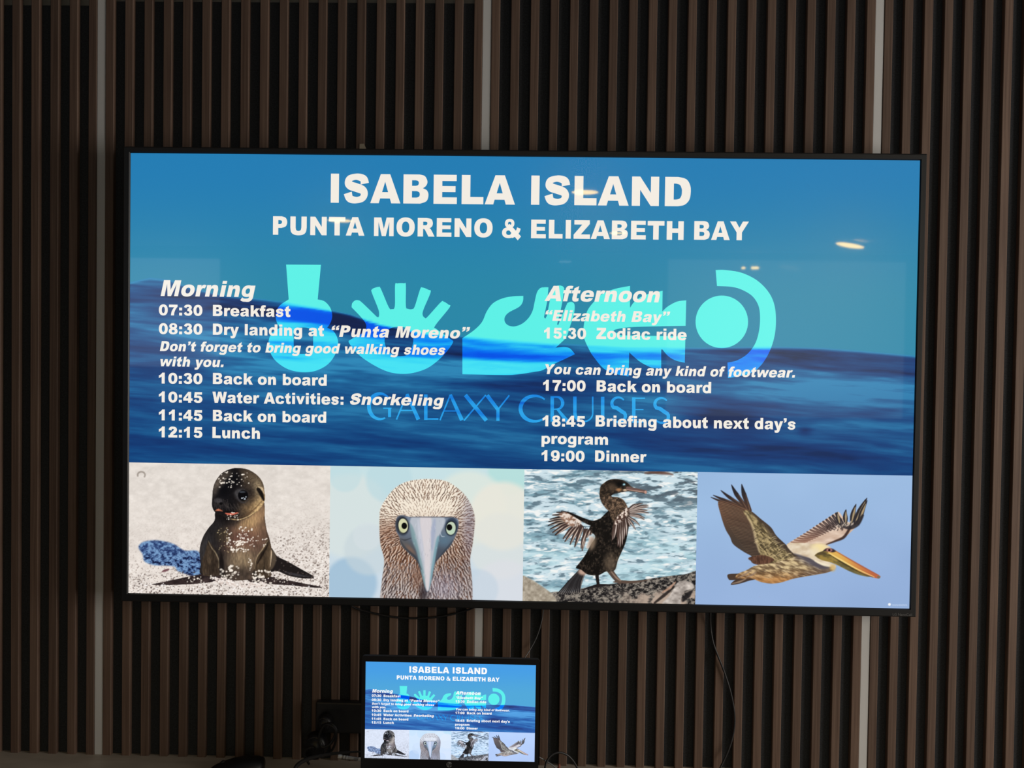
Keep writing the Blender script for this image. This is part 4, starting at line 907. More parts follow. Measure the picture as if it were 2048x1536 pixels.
GLYPH = {  # advance, list of shapes; each shape is a list of outlines (later ones are holes)
 ' ': (333, []), 'I': (389, [RC(90, 0, 300, 716)]), 'E': (722, [PG(73, 0, 673, 0, 673, 162, 295, 162, 295, 292, 636, 292, 636, 438, 295, 438, 295, 563, 663, 563, 663, 716, 73, 716)]), 'L': (667, [PG(73, 0, 632, 0, 632, 176, 295, 176, 295, 716, 73, 716)]),
 'H': (833, [PG(75, 0, 296, 0, 296, 265, 538, 265, 538, 0, 759, 0, 759, 716, 538, 716, 538, 440, 296, 440, 296, 716, 75, 716)]), 'N': (833, [PG(75, 0, 282, 0, 282, 394, 552, 0, 758, 0, 758, 716, 551, 716, 551, 320, 281, 716, 75, 716)]),
 'M': (944, [PG(71, 716, 363, 716, 473, 281, 582, 716, 873, 716, 873, 0, 691, 0, 691, 546, 552, 0, 390, 0, 252, 546, 252, 0, 71, 0)]), 'A': (778, [PG(0, 0, 220, 0, 254, 118, 506, 118, 541, 0, 777, 0, 508, 716, 267, 716) + PG(303, 273, 459, 273, 381, 530)]),
 'B': (778, [[[(74, 716, 1), (488, 716, 1), (625, 675), (690, 545), (655, 440), (575, 380, 1), (680, 325), (720, 212), (672, 65), (505, 0, 1), (74, 0, 1)][0:], [(295, 573, 1), (391, 573, 1), (450, 555), (470, 506), (450, 455), (391, 436, 1), (295, 436, 1)], [(295, 308, 1), (407, 308, 1), (475, 285), (497, 228), (475, 170), (408, 147, 1), (295, 147, 1)]]]),
 'D': (778, [[[(74, 716, 1), (403, 716, 1), (600, 665), (698, 530), (722, 362), (690, 165), (575, 40), (403, 0, 1), (74, 0, 1)], [(295, 554, 1), (350, 554, 1), (448, 520), (492, 430), (499, 358), (488, 260), (440, 185), (350, 162, 1), (295, 162, 1)]]]),
 'P': (722, [[[(73, 716, 1), (441, 716, 1), (605, 655), (665, 495), (605, 330), (420, 268, 1), (295, 268, 1), (295, 0, 1), (73, 0, 1)], [(295, 571, 1), (350, 571, 1), (430, 548), (450, 492), (420, 432), (342, 413, 1), (295, 413, 1)]]]),
 'R': (778, [[[(74, 716, 1), (443, 716, 1), (630, 670), (690, 515), (650, 385), (555, 325, 1), (610, 280), (650, 215, 1), (765, 0, 1), (515, 0, 1), (389, 232, 1), (350, 282), (296, 291, 1), (296, 0, 1), (74, 0, 1)], [(296, 573, 1), (391, 573, 1), (452, 555), (467, 504), (440, 450), (389, 436, 1), (296, 436, 1)]]]),
 'S': (722, [SK([(578, 478), (540, 596), (365, 646), (190, 600), (158, 505), (215, 425), (365, 378), (520, 318), (566, 218), (510, 112), (355, 70), (195, 110), (140, 245)], [214, 190, 150, 166, 214, 214, 214, 190, 166, 152, 190, 214])]),
 'U': (833, [[[(76, 716, 1), (297, 716, 1), (297, 290, 1), (325, 190), (415, 155), (505, 190), (537, 290, 1), (537, 716, 1), (758, 716, 1), (758, 289, 1), (720, 110), (600, 15), (415, -12), (230, 15), (110, 110), (76, 289, 1)]]]), 'T': (722, [PG(22, 540, 250, 540, 250, 0, 472, 0, 472, 540, 700, 540, 700, 716, 22, 716)]),
 'O': (833, [RG(416, 358, 372, 371, 150, 212)]), 'Z': (722, [PG(50, 716, 676, 716, 676, 568, 317, 169, 690, 169, 690, 0, 26, 0, 26, 157, 372, 547, 50, 547)]), 'Y': (778, [PG(-2, 716, 246, 716, 390, 475, 535, 716, 781, 716, 501, 298, 501, 0, 279, 0, 279, 298)]),
 'W': (1000, [PG(4, 716, 216, 716, 292, 315, 402, 716, 612, 716, 720, 315, 793, 716, 1000, 716, 844, 0, 629, 0, 506, 448, 384, 0, 166, 0)]),
 '&': (889, [RG(372, 552, 214, 176, 74, 66), RG(330, 196, 296, 210, 112, 88), SK([(300, 470), (560, 230), (820, -20)], [190, 200, 210]), SK([(790, 380), (740, 250), (600, 120), (460, 60)], [170, 170, 160, 150])]),
 'n': (667, [_n]), 'u': (667, [MX(_n, lambda x, y: (666 - x, 519 - y))]), 'h': (667, [[[(66, 716, 1), (264, 716, 1), (264, 452, 1), (320, 510), (415, 531), (550, 485), (608, 325, 1), (608, 0, 1), (410, 0, 1), (410, 280, 1), (395, 350), (340, 370), (285, 340), (265, 250, 1), (265, 0, 1), (66, 0, 1)]]]),
 'm': (1000, [[[(59, 519, 1), (244, 519, 1), (244, 443, 1), (310, 508), (400, 531), (500, 508), (548, 436, 1), (620, 508), (720, 531), (880, 485), (942, 325, 1), (942, 0, 1), (743, 0, 1), (743, 295, 1), (728, 355), (672, 376), (620, 350), (600, 280, 1), (600, 0, 1), (401, 0, 1), (401, 295, 1), (385, 355), (332, 376), (280, 350), (258, 280, 1), (258, 0, 1), (59, 0, 1)]]]),
 'r': (444, [[[(58, 519, 1), (244, 519, 1), (244, 434, 1), (290, 506), (370, 531), (473, 505, 1), (412, 362, 1), (350, 378), (285, 345), (257, 240, 1), (257, 0, 1), (58, 0, 1)]]]), 'i': (333, [RC(67, 0, 266, 519), RC(67, 580, 266, 716)]), 'l': (333, [RC(67, 0, 266, 716)]),
 't': (444, [[[(298, 716, 1), (298, 519, 1), (407, 519, 1), (407, 373, 1), (298, 373, 1), (298, 192, 1), (310, 150), (345, 143), (398, 155, 1), (412, 18, 1), (280, -12), (150, 25), (100, 150, 1), (100, 373, 1), (20, 373, 1), (20, 519, 1), (100, 519, 1), (100, 612, 1)]]]),
 'f': (389, [[[(86, 0, 1), (284, 0, 1), (284, 373, 1), (384, 373, 1), (384, 519, 1), (284, 519, 1), (295, 580), (345, 594), (395, 587, 1), (420, 713, 1), (300, 728), (160, 705), (95, 620), (86, 519, 1), (12, 519, 1), (12, 373, 1), (86, 373, 1)]]]),
 'o': (667, [RG(333, 260, 303, 272, 106, 134)]), 'b': (667, [RC(64, 0, 250, 716), _bowl]), 'd': (667, [MX(RC(64, 0, 250, 716), lambda x, y: (667 - x, y)), MX(_bowl, lambda x, y: (667 - x, y))]), 'p': (667, [RC(64, -198, 250, 519), _bowl]),
 'g': (667, [RG(306, 268, 270, 263, 98, 124), PG(420, 30, 605, 20, 605, 519, 420, 519), SK([(512, 80), (505, -50), (430, -128), (300, -140), (180, -130), (80, -80)], [184, 184, 170, 140, 140, 140])]),
 'a': (667, [[[(57, 365, 1), (100, 475), (200, 522), (335, 531), (510, 510), (585, 440), (595, 340, 1), (595, 110, 1), (600, 50), (622, 0, 1), (436, 0, 1), (418, 55, 1), (396, 110, 1), (396, 330, 1), (385, 385), (322, 402), (268, 390), (246, 345, 1)]], [[(430, 320, 1), (250, 288), (95, 240), (36, 140), (90, 20), (225, -12), (350, 20), (440, 90, 1)], [(397, 225, 1), (330, 208), (255, 185), (234, 150), (255, 115), (300, 108), (370, 140), (397, 200, 1)]]]),
 'e': (667, [[[(636, 213, 1), (236, 213, 1), (258, 145), (338, 113), (395, 125), (434, 165, 1), (627, 150, 1), (530, 20), (335, -12), (115, 45), (30, 250), (100, 455), (330, 531), (545, 470), (625, 345), (636, 240, 1)], [(238, 318, 1), (265, 388), (335, 408), (405, 388), (434, 318, 1)]]]),
 'c': (667, [[[(440, 195, 1), (629, 175, 1), (580, 50), (470, -5), (335, -12), (125, 45), (30, 255), (105, 460), (330, 531), (530, 480), (615, 345, 1), (428, 322, 1), (400, 385), (335, 402), (260, 365), (235, 255), (262, 150), (340, 118), (405, 140)]]]),
 's': (611, [SK([(494, 350), (450, 432), (305, 466), (160, 430), (132, 365), (190, 300), (310, 268), (440, 225), (470, 155), (420, 85), (305, 52), (160, 88), (112, 180)], [170, 140, 124, 140, 160, 160, 160, 150, 140, 124, 140, 180])]),
 'k': (667, [PG(66, 0, 265, 0, 265, 135, 352, 225, 457, 0, 690, 0, 486, 340, 668, 519, 425, 519, 265, 345, 265, 716, 66, 716)]), 'v': (611, [PG(6, 519, 213, 519, 306, 205, 400, 519, 601, 519, 390, 0, 216, 0)]),
 'w': (944, [PG(4, 519, 198, 519, 268, 212, 376, 519, 563, 519, 674, 212, 744, 519, 938, 519, 770, 0, 585, 0, 472, 310, 360, 0, 176, 0)]), 'x': (667, [PG(20, 519, 246, 519, 332, 366, 433, 519, 645, 519, 456, 268, 658, 0, 432, 0, 333, 165, 221, 0, 7, 0, 206, 268)]),
 'y': (611, [[[(5, 519, 1), (214, 519, 1), (314, 198, 1), (406, 519, 1), (605, 519, 1), (398, -40, 1), (340, -160), (250, -208), (150, -212), (60, -200, 1), (45, -55, 1), (110, -65), (165, -58), (198, -30), (212, 0, 1)]]]),
 'z': (556, [PG(40, 519, 540, 519, 540, 392, 275, 142, 552, 142, 552, 0, 20, 0, 20, 131, 282, 378, 40, 378)]),
 '0': (667, [RG(333, 353, 300, 365, 102, 212)]), '1': (667, [[[(460, 719, 1), (460, 0, 1), (260, 0, 1), (260, 471, 1), (180, 410), (72, 368, 1), (72, 535, 1), (200, 600), (298, 719, 1)]]]),
 '2': (667, [SK([(150, 488), (190, 604), (330, 645), (470, 600), (500, 505), (440, 390), (300, 270), (200, 120), (190, 90)], [200, 180, 150, 180, 210, 210, 200, 190, 190]), RC(35, 0, 628, 165)]),
 '3': (667, [SK([(140, 520), (195, 618), (330, 650), (450, 618), (486, 530), (440, 430), (300, 390)], [180, 160, 140, 160, 200, 170, 120]), SK([(290, 378), (450, 342), (520, 220), (460, 105), (330, 66), (190, 105), (128, 205)], [130, 170, 210, 180, 140, 160, 190])]),
 '4': (667, [PG(352, 135, 25, 135, 25, 300, 352, 716, 543, 716, 543, 292, 642, 292, 642, 135, 543, 135, 543, 0, 352, 0) + PG(352, 292, 352, 500, 186, 292)]),
 '5': (667, [PG(118, 707, 598, 707, 598, 545, 266, 545, 250, 440, 240, 330, 70, 345), SK([(160, 352), (235, 395), (340, 405), (470, 360), (525, 235), (470, 110), (330, 66), (190, 105), (130, 200)], [90, 120, 150, 180, 205, 180, 140, 160, 190])]),
 '7': (667, [[[(46, 707, 1), (624, 707, 1), (624, 572, 1), (505, 420), (415, 210), (385, 0, 1), (183, 0, 1), (215, 220), (295, 390), (405, 540, 1), (46, 540, 1)]]]), '8': (667, [RG(333, 532, 262, 186, 84, 72), RG(333, 200, 296, 212, 100, 86)]),
 '9': (667, [RG(325, 462, 292, 260, 100, 116), SK([(522, 440), (520, 270), (460, 125), (330, 66), (205, 92), (145, 170)], [200, 200, 180, 140, 150, 180])]),
 ':': (333, [RC(67, 0, 266, 185), RC(67, 334, 266, 519)]), '.': (333, [RC(67, 0, 266, 185)]), '\u2019': (278, [_rq]), '\u201d': (540, [_rq, SH(_rq, 256)]), '\u201c': (540, [MX(_rq, lambda x, y: (538 - x, 1144 - y)), MX(SH(_rq, 256), lambda x, y: (538 - x, 1144 - y))])}
_gm = {}
def glyph_mesh(ch):
    """vertices and faces of one letter in em units"""
    if ch not in _gm:
        vs, fs = [], []
        for sh in GLYPH[ch][1]:
            if sh[0][0] == 'quads':
                _, a, b = sh[0]; o = len(vs); n = len(a)
                vs += [tuple(q) for q in a] + [tuple(q) for q in b]
                fs += [(o + i, o + i + 1, o + n + i + 1, o + n + i) for i in range(n - 1)]
            else:
                me = fill([mixed(o) for o in sh], 'g'); o = len(vs)
                vs += [(v.co.x, v.co.y) for v in me.vertices]; fs += [tuple(o + i for i in p.vertices) for p in me.polygons]
                bpy.data.meshes.remove(me)
        _gm[ch] = (vs, fs)
    return _gm[ch]
def text_mesh(s, x0, x1, yb, cap, italic=False):
    """flat lettering from x0 to x1 on baseline yb (pixels of the photograph), capitals cap pixels high"""
    V, FC, pen = [], [], 0
    for ch in s:
        vs, fs = glyph_mesh(ch); o = len(V)
        V += [(x + pen + (y * .21 if italic else 0), y) for x, y in vs]; FC += [tuple(o + i for i in f) for f in fs]
        pen += GLYPH[ch][0]
    ax, az = pl(x0, yb); bx = pl(x1, yb)[0]; lo = min(v[0] for v in V); hi = max(v[0] for v in V)
    sx = (bx - ax) / (hi - lo); sz = cap * PXM / 716
    me = bpy.data.meshes.new('t'); me.from_pydata([(ax + (x - lo) * sx, az + y * sz, 0) for x, y in V], [], FC)
    return me
def block(name, rows, label):
    bm = bmesh.new()
    for r in rows:
        m_ = text_mesh(*r); bm.from_mesh(m_); bpy.data.meshes.remove(m_)
    mt = bpy.data.meshes.new('t'); bm.to_mesh(mt); bm.free()
    SLIDE.append((name, finish(mt, name, .0008), 'text', label))
block('headline', [('ISABELA', 661.5, 1030, 405.5, 58), ('ISLAND', 1062, 1381, 409.5, 58)], 'large white capitals')
block('subheading', [('PUNTA', 546, 729, 469.5, 37), ('MORENO', 748, 985, 472, 37), ('&', 1004, 1042, 475.5, 37), ('ELIZABETH', 1062, 1367, 476.5, 37), ('BAY', 1388, 1497, 479.5, 37)], 'smaller white capitals')
block('morning_schedule', [
    ('Morning', 321.5, 511, 592, 32, True), ('07:30', 318, 405, 630.5, 22), ('Breakfast', 426, 581, 632, 22.5), ('08:30', 318, 405, 668, 22), ('Dry landing at', 426, 648, 669.5, 22.5), ('\u201cPunta Moreno\u201d', 663, 940, 673.5, 23, True),
    ('Don\u2019t forget to bring good walking shoes', 320, 891, 702, 20, True), ('with you.', 321, 447.5, 732.5, 20, True), ('10:30', 318, 405, 767, 22), ('Back on board', 426, 653.5, 768, 22.5),
    ('10:45', 318, 405, 804.5, 22), ('Water Activities:', 425, 687, 805.5, 22.5), ('Snorkeling', 700, 888, 809, 22.5, True), ('11:45', 318, 405, 840.5, 22), ('Back on board', 426, 652.5, 842, 22.5), ('12:15', 318, 405, 874.5, 22), ('Lunch', 425, 520, 876, 22.5)], 'white morning timetable')
block('afternoon_schedule', [
    ('Afternoon', 1089, 1319.5, 602, 30.5, True), ('\u201cElizabeth Bay\u201d', 1090.5, 1340, 641.5, 21.5, True), ('15:30', 1088, 1172, 677, 22), ('Zodiac ride', 1192.5, 1373, 678, 22.5),
    ('You can bring any kind of footwear.', 1090, 1590, 748, 20, True), ('17:00', 1086, 1171, 781.5, 22), ('Back on board', 1193, 1422, 783, 22.5), ('18:45', 1085, 1170, 852.5, 22), ('Briefing about next day\u2019s', 1191, 1591, 853, 22.5),
    ('program', 1083, 1216, 887.5, 22), ('19:00', 1083, 1169, 922, 22), ('Dinner', 1190, 1293, 923, 22.5)], 'white afternoon timetable')

def build_slide(root, mats, override):
    scr = None
    for name, me, kind, label in SLIDE:
        if not me.materials: me.materials.append(mats[kind])
        o = bpy.data.objects.new(name, me); COL.objects.link(o)
        if override:
            o.material_slots[0].link = 'OBJECT'; o.material_slots[0].material = mats[kind]
        if scr is None: scr = o; o.parent = root
        else: o.parent = scr
        o['label'] = label
    return scr

# ---------------------------------------------------------------- television
tv = thing('television', 'very large black flat television showing the island schedule, hung on the slatted wall', 'television', (0, 0, ZT))
scr = build_slide(tv, dict(sea=M['tv_picture'], pic=M['tv_picture'], logo=M['tv_picture'], text=M['tv_text']), False)
scr.location = (0, YS, 0)
BZ = .0148
bm = bmesh.new()
def frame_bm(bm, hw, hh, l, r, t, b, y0, y1, lip):
    """picture frame: outer box hw+.. round the opening, with a narrow recessed lip at the glass"""
    o = [(-hw - l, -hh - b), (hw + r, -hh - b), (hw + r, hh + t), (-hw - l, hh + t)]
    i = [(-hw, -hh), (hw, -hh), (hw, hh), (-hw, hh)]
    k = .0022
    m_ = [(x + (k if x > 0 else -k), z + (k if z > 0 else -k)) for x, z in i]
    c = .0025
    oc = [(x - (c if x > 0 else -c), z - (c if z > 0 else -c)) for x, z in o]
    loops = [(o, y1), (o, y0 + c), (oc, y0), (m_, y0), (i, y0 + lip), (i, y0 + lip + .006)]
    rows = [[bm.verts.new((x, y, z)) for x, z in pts] for pts, y in loops]
    for a, b_ in zip(rows, rows[1:]):
        for j in range(4): bm.faces.new((a[j], a[(j + 1) % 4], b_[(j + 1) % 4], b_[j]))
    return bm
frame_bm(bm, HW, HH, .0152, .0135, .0135, .0175, YS - .0035, YS + .03, .0028)
from_bm('bezel', bm, M['bezel'], tv)
bm = bmesh.new(); box(bm, -HW - .006, HW + .006, YS + .012, YS + .046, -HH - .010, HH + .006, .006); box(bm, -.34, .34, YS + .0462, -.0125, -.26, .26, .01)
from_bm('back_case', bm, M['bezel'], tv)
def small_text(s, size, m_, parent, name, shear=0.0, off=0.0):
    cu = bpy.data.curves.new('tmp', 'FONT'); cu.body = s; cu.size = size; cu.shear = shear; cu.align_x = 'CENTER'; cu.offset = off; cu.resolution_u = 4
    ob = bpy.data.objects.new('tmp', cu); COL.objects.link(ob); me = bpy.data.meshes.new_from_object(ob.evaluated_get(bpy.context.evaluated_depsgraph_get())); bpy.data.objects.remove(ob)
    for v in me.vertices: v.co = (v.co.x, 0, v.co.y)
    return new_obj(name, me, m_, parent)
o = small_text('LG NanoCell', .0076, M['mark'], tv, 'maker_mark'); q = pl(1803, 1230.5); o.location = (q[0], YS - .0041, q[1]); o['label'] = 'tiny grey maker lettering on the lower bezel'

# ---------------------------------------------------------------- laptop on the counter
YL = -.20
A_, B_, C_, D_ = [at(*p, YL) for p in ((732, 1323.6), (1071.8, 1328.6), (1069, 1522.2), (729, 1517.2))]
lc = (A_ + B_ + C_ + D_) / 4; lw = ((B_ - A_).length + (C_ - D_).length) / 2; lh = ((A_ - D_).length + (B_ - C_).length) / 2
lap = thing('laptop', 'open black laptop on the counter below the television, repeating the schedule slide', 'laptop', (lc.x, YL, COUNTER))
lz = lc.z - COUNTER
ls = build_slide(lap, dict(sea=M['pc_sea'], pic=M['pc_picture'], logo=M['pc_logo'], text=M['pc_text']), True)
ls.location = (0, 0, lz); ls.scale = (lw / TW, lw / TW, lh / TH)
chin = lz - lh / 2 - .022
bm = bmesh.new(); t_l = .0085
pts_o = rounded_rect(lw + .0155, lh + .0115 + chin, .006)
dz = (.0115 - chin) / 2
def lid_bm():
    bm = bmesh.new()
    inner = [(-lw / 2, -lh / 2), (lw / 2, -lh / 2), (lw / 2, lh / 2), (-lw / 2, lh / 2)]
    n = len(pts_o); fo = [bm.verts.new((x, -.0018, z + dz)) for x, z in pts_o]; bo = [bm.verts.new((x, t_l, z + dz)) for x, z in pts_o]
    for j in range(n): bm.faces.new((fo[j], fo[(j + 1) % n], bo[(j + 1) % n], bo[j]))
    bm.faces.new(bo)
    fi = [bm.verts.new((x, -.0018, z)) for x, z in inner]; ri = [bm.verts.new((x, .0008, z)) for x, z in inner]
    for j in range(4): bm.faces.new((fi[j], fi[(j + 1) % 4], ri[(j + 1) % 4], ri[j]))
    es = [bm.edges.get((fo[j], fo[(j + 1) % n])) for j in range(n)] + [bm.edges.get((fi[j], fi[(j + 1) % 4])) for j in range(4)]
    bmesh.ops.triangle_fill(bm, edges=es, use_beauty=True)
    return bm
lid = from_bm('lid', lid_bm(), M['black'], lap); lid.location = (0, 0, lz)
bm = bmesh.new(); box(bm, -.17, .17, -.245, .008, .003, .021, .004)
base = from_bm('base', bm, M['black'], lap)
bm = bmesh.new()
for r in range(5):
    for c in range(14): box(bm, -.15 + c * .0216, -.15 + c * .0216 + .0185, -.045 - r * .0215, -.045 - r * .0215 + .0185, .0209, .0228, .001, 1)
from_bm('keyboard', bm, M['rubber'], base)
bm = bmesh.new(); box(bm, -.05, .05, -.225, -.16, .0209, .0214); from_bm('touchpad', bm, M['bezel'], base)
bm = bmesh.new(); tube_bm(bm, [(-.14, .004, .0205), (.14, .004, .0205)], .0035, caps=True); from_bm('hinge', bm, M['rubber'], lap)
p = at(898.5, 1528.5, YL)
bm = bmesh.new(); bmesh.ops.create_circle(bm, cap_ends=True, segments=32, radius=.0056, matrix=Matrix.Rotation(math.pi / 2, 4, 'X'))
r_ = bmesh.ops.extrude_face_region(bm, geom=bm.faces[:]); bmesh.ops.translate(bm, vec=(0, -.0006, 0), verts=[v for v in r_['geom'] if isinstance(v, bmesh.types.BMVert)])
bd = from_bm('badge', bm, M['badge'], lap); bd.location = (p.x - lc.x, -.0018, p.z - COUNTER); bd['label'] = 'round grey maker badge'
o = small_text('hp', .0105, M['black'], bd, 'badge_letters', .3, .0002); o.location = (0, -.0008, -.0026)

# ---------------------------------------------------------------- counter and the things on it
ctr = thing('counter', 'warm grey counter along the foot of the slatted wall', 'counter', (0, 0, 0))
bm = bmesh.new(); box(bm, -2.0, 2.0, -.62, .010, COUNTER - .04, COUNTER, .003); from_bm('worktop', bm, M['counter'], ctr)
bm = bmesh.new(); box(bm, -1.97, 1.97, -.57, .010, 0, COUNTER - .0402); from_bm('cabinet_body', bm, M['cabinet'], ctr)

def cable(name, label, pts, r, m_, cat='cable', seg=10):
    bm = bmesh.new(); tube_bm(bm, pts, r, seg); return tag(from_bm(name, bm, m_, smooth=True), label, cat)
Yw = -.017
cable('video_cable', 'black cable sagging under the television to the middle grey strip', [at(690, 1196, -.03), at(705, 1213, -.022), at(730, 1222, Yw), at(775, 1232, Yw), at(820, 1236.5, Yw), at(870, 1234.5, Yw), at(915, 1226, Yw), at(950, 1214, -.022), at(968, 1200, -.03)], .0022, M['rubber'])
cable('thin_cable', 'thin grey cable hanging from the television down behind the laptop', [at(1089, 1196, -.03), at(1087, 1220, Yw), at(1082, 1248, Yw), at(1073, 1275, Yw), at(1062, 1296, -.02), at(1048, 1318, -.035), at(1030, 1345, -.05)], .0011, M['grey_rubber'])
cable('power_cable', 'black cable bowing out across the slats right of the laptop', [at(1421, 1215, -.03), at(1421, 1250, Yw), at(1427, 1288, Yw), at(1447, 1340, Yw), at(1462, 1388, Yw), at(1469, 1430, Yw), at(1467, 1465, Yw), at(1457, 1500, -.022), at(1440, 1537, -.03), at(1430, 1560, -.045)], .0021, M['rubber'])
zc = COUNTER + .0024
def on_top(px, py, z=zc):
    d = CF + CR * ((px - 1024) / F) - CU * ((py - 768) / F); return CAM + d * ((z - CAM.z) / d.z)
cable('loop_cable', 'black cable arching in a loop just right of the laptop', [at(1089, 1552, -.13), at(1090, 1536, -.13), at(1095, 1520, -.125), at(1105, 1509, -.12), at(1119, 1505, -.115), at(1134, 1510, -.11), at(1147, 1523, -.105), at(1156, 1540, -.10), at(1160, 1556, -.095)], .0022, M['rubber'])
pk = thing('connector_plug', 'small red brown plug on a short lead inside the cable loop right of laptop', 'plug', tuple(at(1119, 1540, -.115)))
def rel(o, *ps): return [Vector(q) - o.location for q in ps]
bm = bmesh.new(); tube_bm(bm, rel(pk, at(1118, 1548, -.115), at(1118, 1537, -.115), at(1118.5, 1528, -.115)), [.0042, .0036, .0022], 12); from_bm('shell', bm, M['copper'], pk, smooth=True)
bm = bmesh.new(); tube_bm(bm, rel(pk, at(1078, 1514, -.125), at(1092, 1522, -.12), at(1106, 1531, -.118), at(1116, 1540, -.116)), .0014, 8); from_bm('lead', bm, M['grey_rubber'], pk, smooth=True)

cable('charger_cable', 'black cable curving across the counter from the laptop to the left', [at(735, 1500, -.175), at(722, 1503, -.175), at(690, 1505, -.17), at(655, 1509, -.165), at(622, 1516, -.165), at(600, 1526, -.168), at(590, 1538, -.172), at(586, 1556, -.18)], [.0016, .0018, .0026, .0034, .0040, .0042, .0042, .0042], M['rubber'])

# black wall box with plugs
wb = thing('wall_box', 'flat black wall box left of the laptop with plugs in it', 'socket box', tuple(at(690, 1438, -.0125)))
a, b = at(631, 1404, -.034), at(780, 1470, -.034)
bm = bmesh.new(); box(bm, a.x - wb.location.x, b.x - wb.location.x, -.034 - wb.location.y, -.0125 - wb.location.y, b.z - wb.location.z, a.z - wb.location.z, .004)
from_bm('housing', bm, M['bezel'], wb)
bm = bmesh.new()
for i in range(3):
    q = at(650 + 32 * i, 1425, -.0345) - wb.location
    bmesh.ops.create_circle(bm, cap_ends=True, segments=24, radius=.009, matrix=Matrix.Translation((q.x, q.y + .0002, q.z)) @ Matrix.Rotation(math.pi / 2, 4, 'X'))
from_bm('outlet', bm, M['black'], wb)
def plug(name, label, c, r, d, cord, rot=0.0):
    y1 = -.0345
    t = thing(name, label, 'plug', tuple(at(c[0], c[1], y1)))
    bm = bmesh.new(); bmesh.ops.create_cone(bm, cap_ends=True, segments=28, radius1=r, radius2=r * .82, depth=d, matrix=Matrix.Translation((0, -d / 2, 0)) @ Matrix.Rotation(math.pi / 2, 4, 'X') @ Matrix.Diagonal((1, 1.15, 1, 1)))
    bmesh.ops.bevel(bm, geom=[e for e in bm.edges if len(e.link_faces) == 2 and e.calc_face_angle(0) > .7], offset=.0025, segments=3, affect='EDGES')
    from_bm('plug_body', bm, M['black'], t, smooth=True)
    bm = bmesh.new(); tube_bm(bm, [(0, -d * .98, 0)] + [tuple(at(*q[:2], q[2]) - t.location) for q in cord], [.0042, .0034, .0026, .0026, .0026], 10); from_bm('cord', bm, M['rubber'], t, smooth=True)
    return t
plug('upper_plug', 'black round plug in the wall box with its lead tangled in loops', (652, 1441), .017, .032, [(661, 1448, -.078), (672, 1462, -.076), (662, 1486, -.078), (644, 1494, -.080), (638, 1474, -.082), (650, 1450, -.086), (668, 1456, -.088), (672, 1478, -.082), (664, 1500, -.07), (646, 1512, -.055)])
plug('lower_plug', 'lower bulky black adapter hanging under the wall box on the slats', (634, 1487), .026, .030, [(622, 1495, -.075), (611, 1500, -.075), (609, 1512, -.07), (618, 1528, -.06)])

# computer mouse
mo = thing('computer_mouse', 'low black computer mouse at the bottom edge left of the cables', 'mouse', tuple(on_top(480, 1541, COUNTER)))
bm = bmesh.new(); bmesh.ops.create_uvsphere(bm, u_segments=32, v_segments=18, radius=1)
for v in bm.verts:
    x, y, z = v.co; z = max(z, -.35); k = 1 - .22 * max(0, -x)
    x = max(-1, min(.82, x)); v.co = (x * .062, y * .033 * k, (z + .35) * (.0205 + .007 * x))
body = from_bm('shell', bm, M['black'], mo, smooth=True)
bm = bmesh.new(); bmesh.ops.create_cone(bm, cap_ends=True, segments=20, radius1=.006, radius2=.006, depth=.006, matrix=Matrix.Translation((-.036, 0, .0165)) @ Matrix.Rotation(math.pi / 2, 4, 'X')); from_bm('scroll_wheel', bm, M['rubber'], mo, smooth=True)
mo.rotation_euler = (0, 0, math.radians(8))

# silver pen
pn0, pn1 = at(676, 1512.5, -.155), at(724, 1519, -.155)
pen = thing('pen', 'short silver pen lying against the left side of the laptop', 'pen', tuple((pn0 + pn1) / 2))
L_ = lambda t: (pn0 + (pn1 - pn0) * t) - pen.location
bm = bmesh.new(); tube_bm(bm, [L_(0), L_(.015), L_(.12), L_(.17)], [.0022, .0040, .0042, .0036], 14, 3); from_bm('cap', bm, M['silver'], pen, smooth=True)
bm = bmesh.new(); tube_bm(bm, [L_(.17), L_(.85)], .0034, 14); from_bm('barrel', bm, mat('brushed_dark_silver', (.46, .47, .50), .35, metal=.3), pen, smooth=True)
for t0 in (.24, .36):
    bm = bmesh.new(); tube_bm(bm, [L_(t0), L_(t0 + .05)], .0038, 14); from_bm('band', bm, M['silver'], pen, smooth=True)
bm = bmesh.new(); tube_bm(bm, [L_(.85), L_(.97), L_(1)], [.0036, .0036, .002], 14, 3); from_bm('end', bm, M['silver'], pen, smooth=True)

# scrap of paper behind the top of the television
q = [at(719, 300, -.0126), at(719.5, 288, -.0126), at(728, 287.5, -.0126), at(734, 301, -.0126)]
bm = bmesh.new(); f0 = [bm.verts.new(v) for v in q]; f1 = [bm.verts.new(v + Vector((0, -.0008, 0))) for v in q]
bm.faces.new(f0); bm.faces.new(f1[::-1])
for j in range(4): bm.faces.new((f0[j], f0[(j + 1) % 4], f1[(j + 1) % 4], f1[j]))
tag(from_bm('paper_tag', bm, M['paper']), 'small beige scrap stuck to a slat just above the television', 'paper tag')

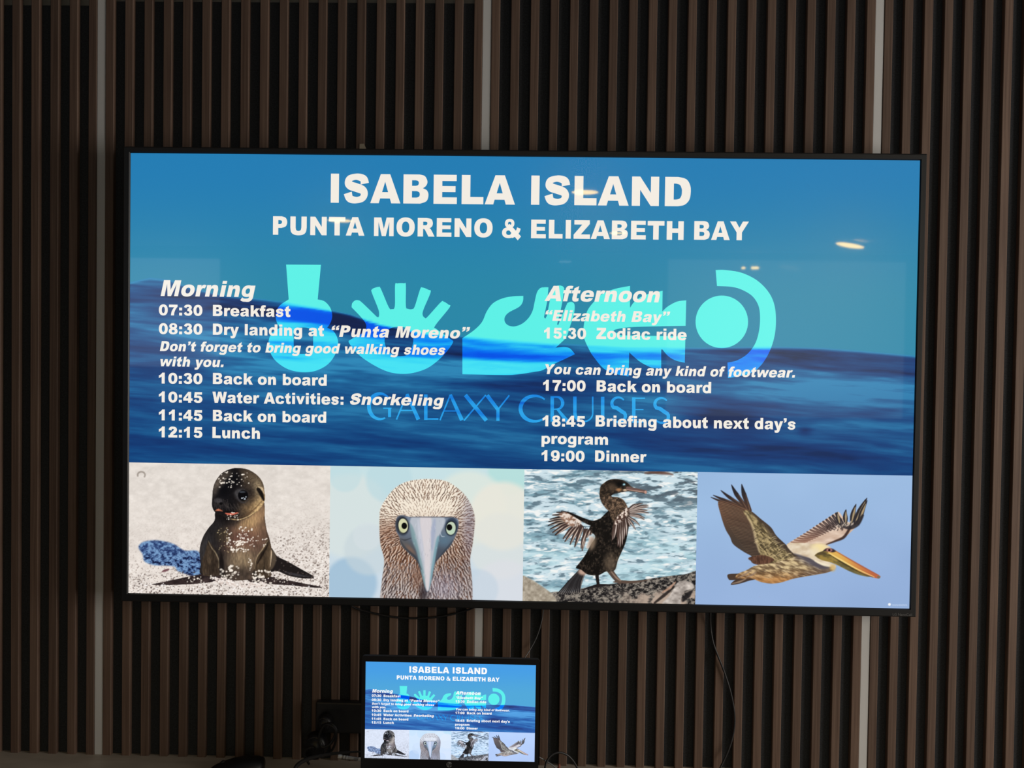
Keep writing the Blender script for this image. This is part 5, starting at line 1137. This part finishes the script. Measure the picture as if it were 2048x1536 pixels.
# ---------------------------------------------------------------- lamps of the room, seen as reflections in the television
def downlight(x, y, r, label, tilt=0):
    t = thing('downlight', label, 'ceiling light', (x, y, CEIL - (.026 if tilt else 0)), 'round ceiling downlights'); t.rotation_euler = (0, math.radians(tilt), 0)
    bm = bmesh.new(); n = 32
    rings = [[bm.verts.new((k * math.cos(2 * math.pi * i / n), k * math.sin(2 * math.pi * i / n), z)) for i in range(n)] for k, z in ((r * 1.12, .02 if tilt else -.0005), (r * 1.12, -.006), (r, -.006), (r * .98, -.0005))]
    for a, b in zip(rings, rings[1:]):
        for i in range(n): bm.faces.new((a[i], a[(i + 1) % n], b[(i + 1) % n], b[i]))
    from_bm('trim_ring', bm, M['frame'], t, smooth=True)
    bm = bmesh.new(); bmesh.ops.create_cone(bm, cap_ends=True, segments=n, radius1=r * .97, radius2=r * .97, depth=.003, matrix=Matrix.Translation((0, 0, -.0022)))
    from_bm('diffuser', bm, M['lamp'], t)
    return t
downlight(.297, -3.413, .075, 'ceiling downlight nearest the television')
downlight(-1.301, -4.614, .085, 'ceiling downlight on the left of the lounge')
downlight(.618, -5.091, .06, 'ceiling downlight in the middle near the rear wall')
downlight(2.402, -5.452, .105, 'larger tilted ceiling downlight on the right of the lounge', 11)
def wall_lamp(x, z, w, h, label, m_=None):
    t = thing('wall_lamp', label, 'wall lamp', (x, YB, z), 'small lamps on the rear wall')
    bm = bmesh.new(); box(bm, -w * .6, w * .6, .0005, .03, -h * .8, h * .8, .004); from_bm('backplate', bm, M['frame'], t)
    bm = bmesh.new(); box(bm, -w / 2, w / 2, .0305, .045, -h / 2, h / 2, .004); from_bm('diffuser', bm, m_ or M['lamp'], t)
wall_lamp(1.872, Z(.852), .06, .02, 'right of the paired small lamps high on the rear wall'); wall_lamp(1.775, Z(.850), .028, .018, 'left of the paired small lamps high on the rear wall')
M['lamp_cool'] = mat('cool_lamp_diffuser', (.8, .8, .8), .6, emit=((.85, 1.0, 1.0), 5))
wall_lamp(.278, Z(.884), .10, .012, 'slim cool lamp high in the middle of the rear wall', M['lamp_cool'])
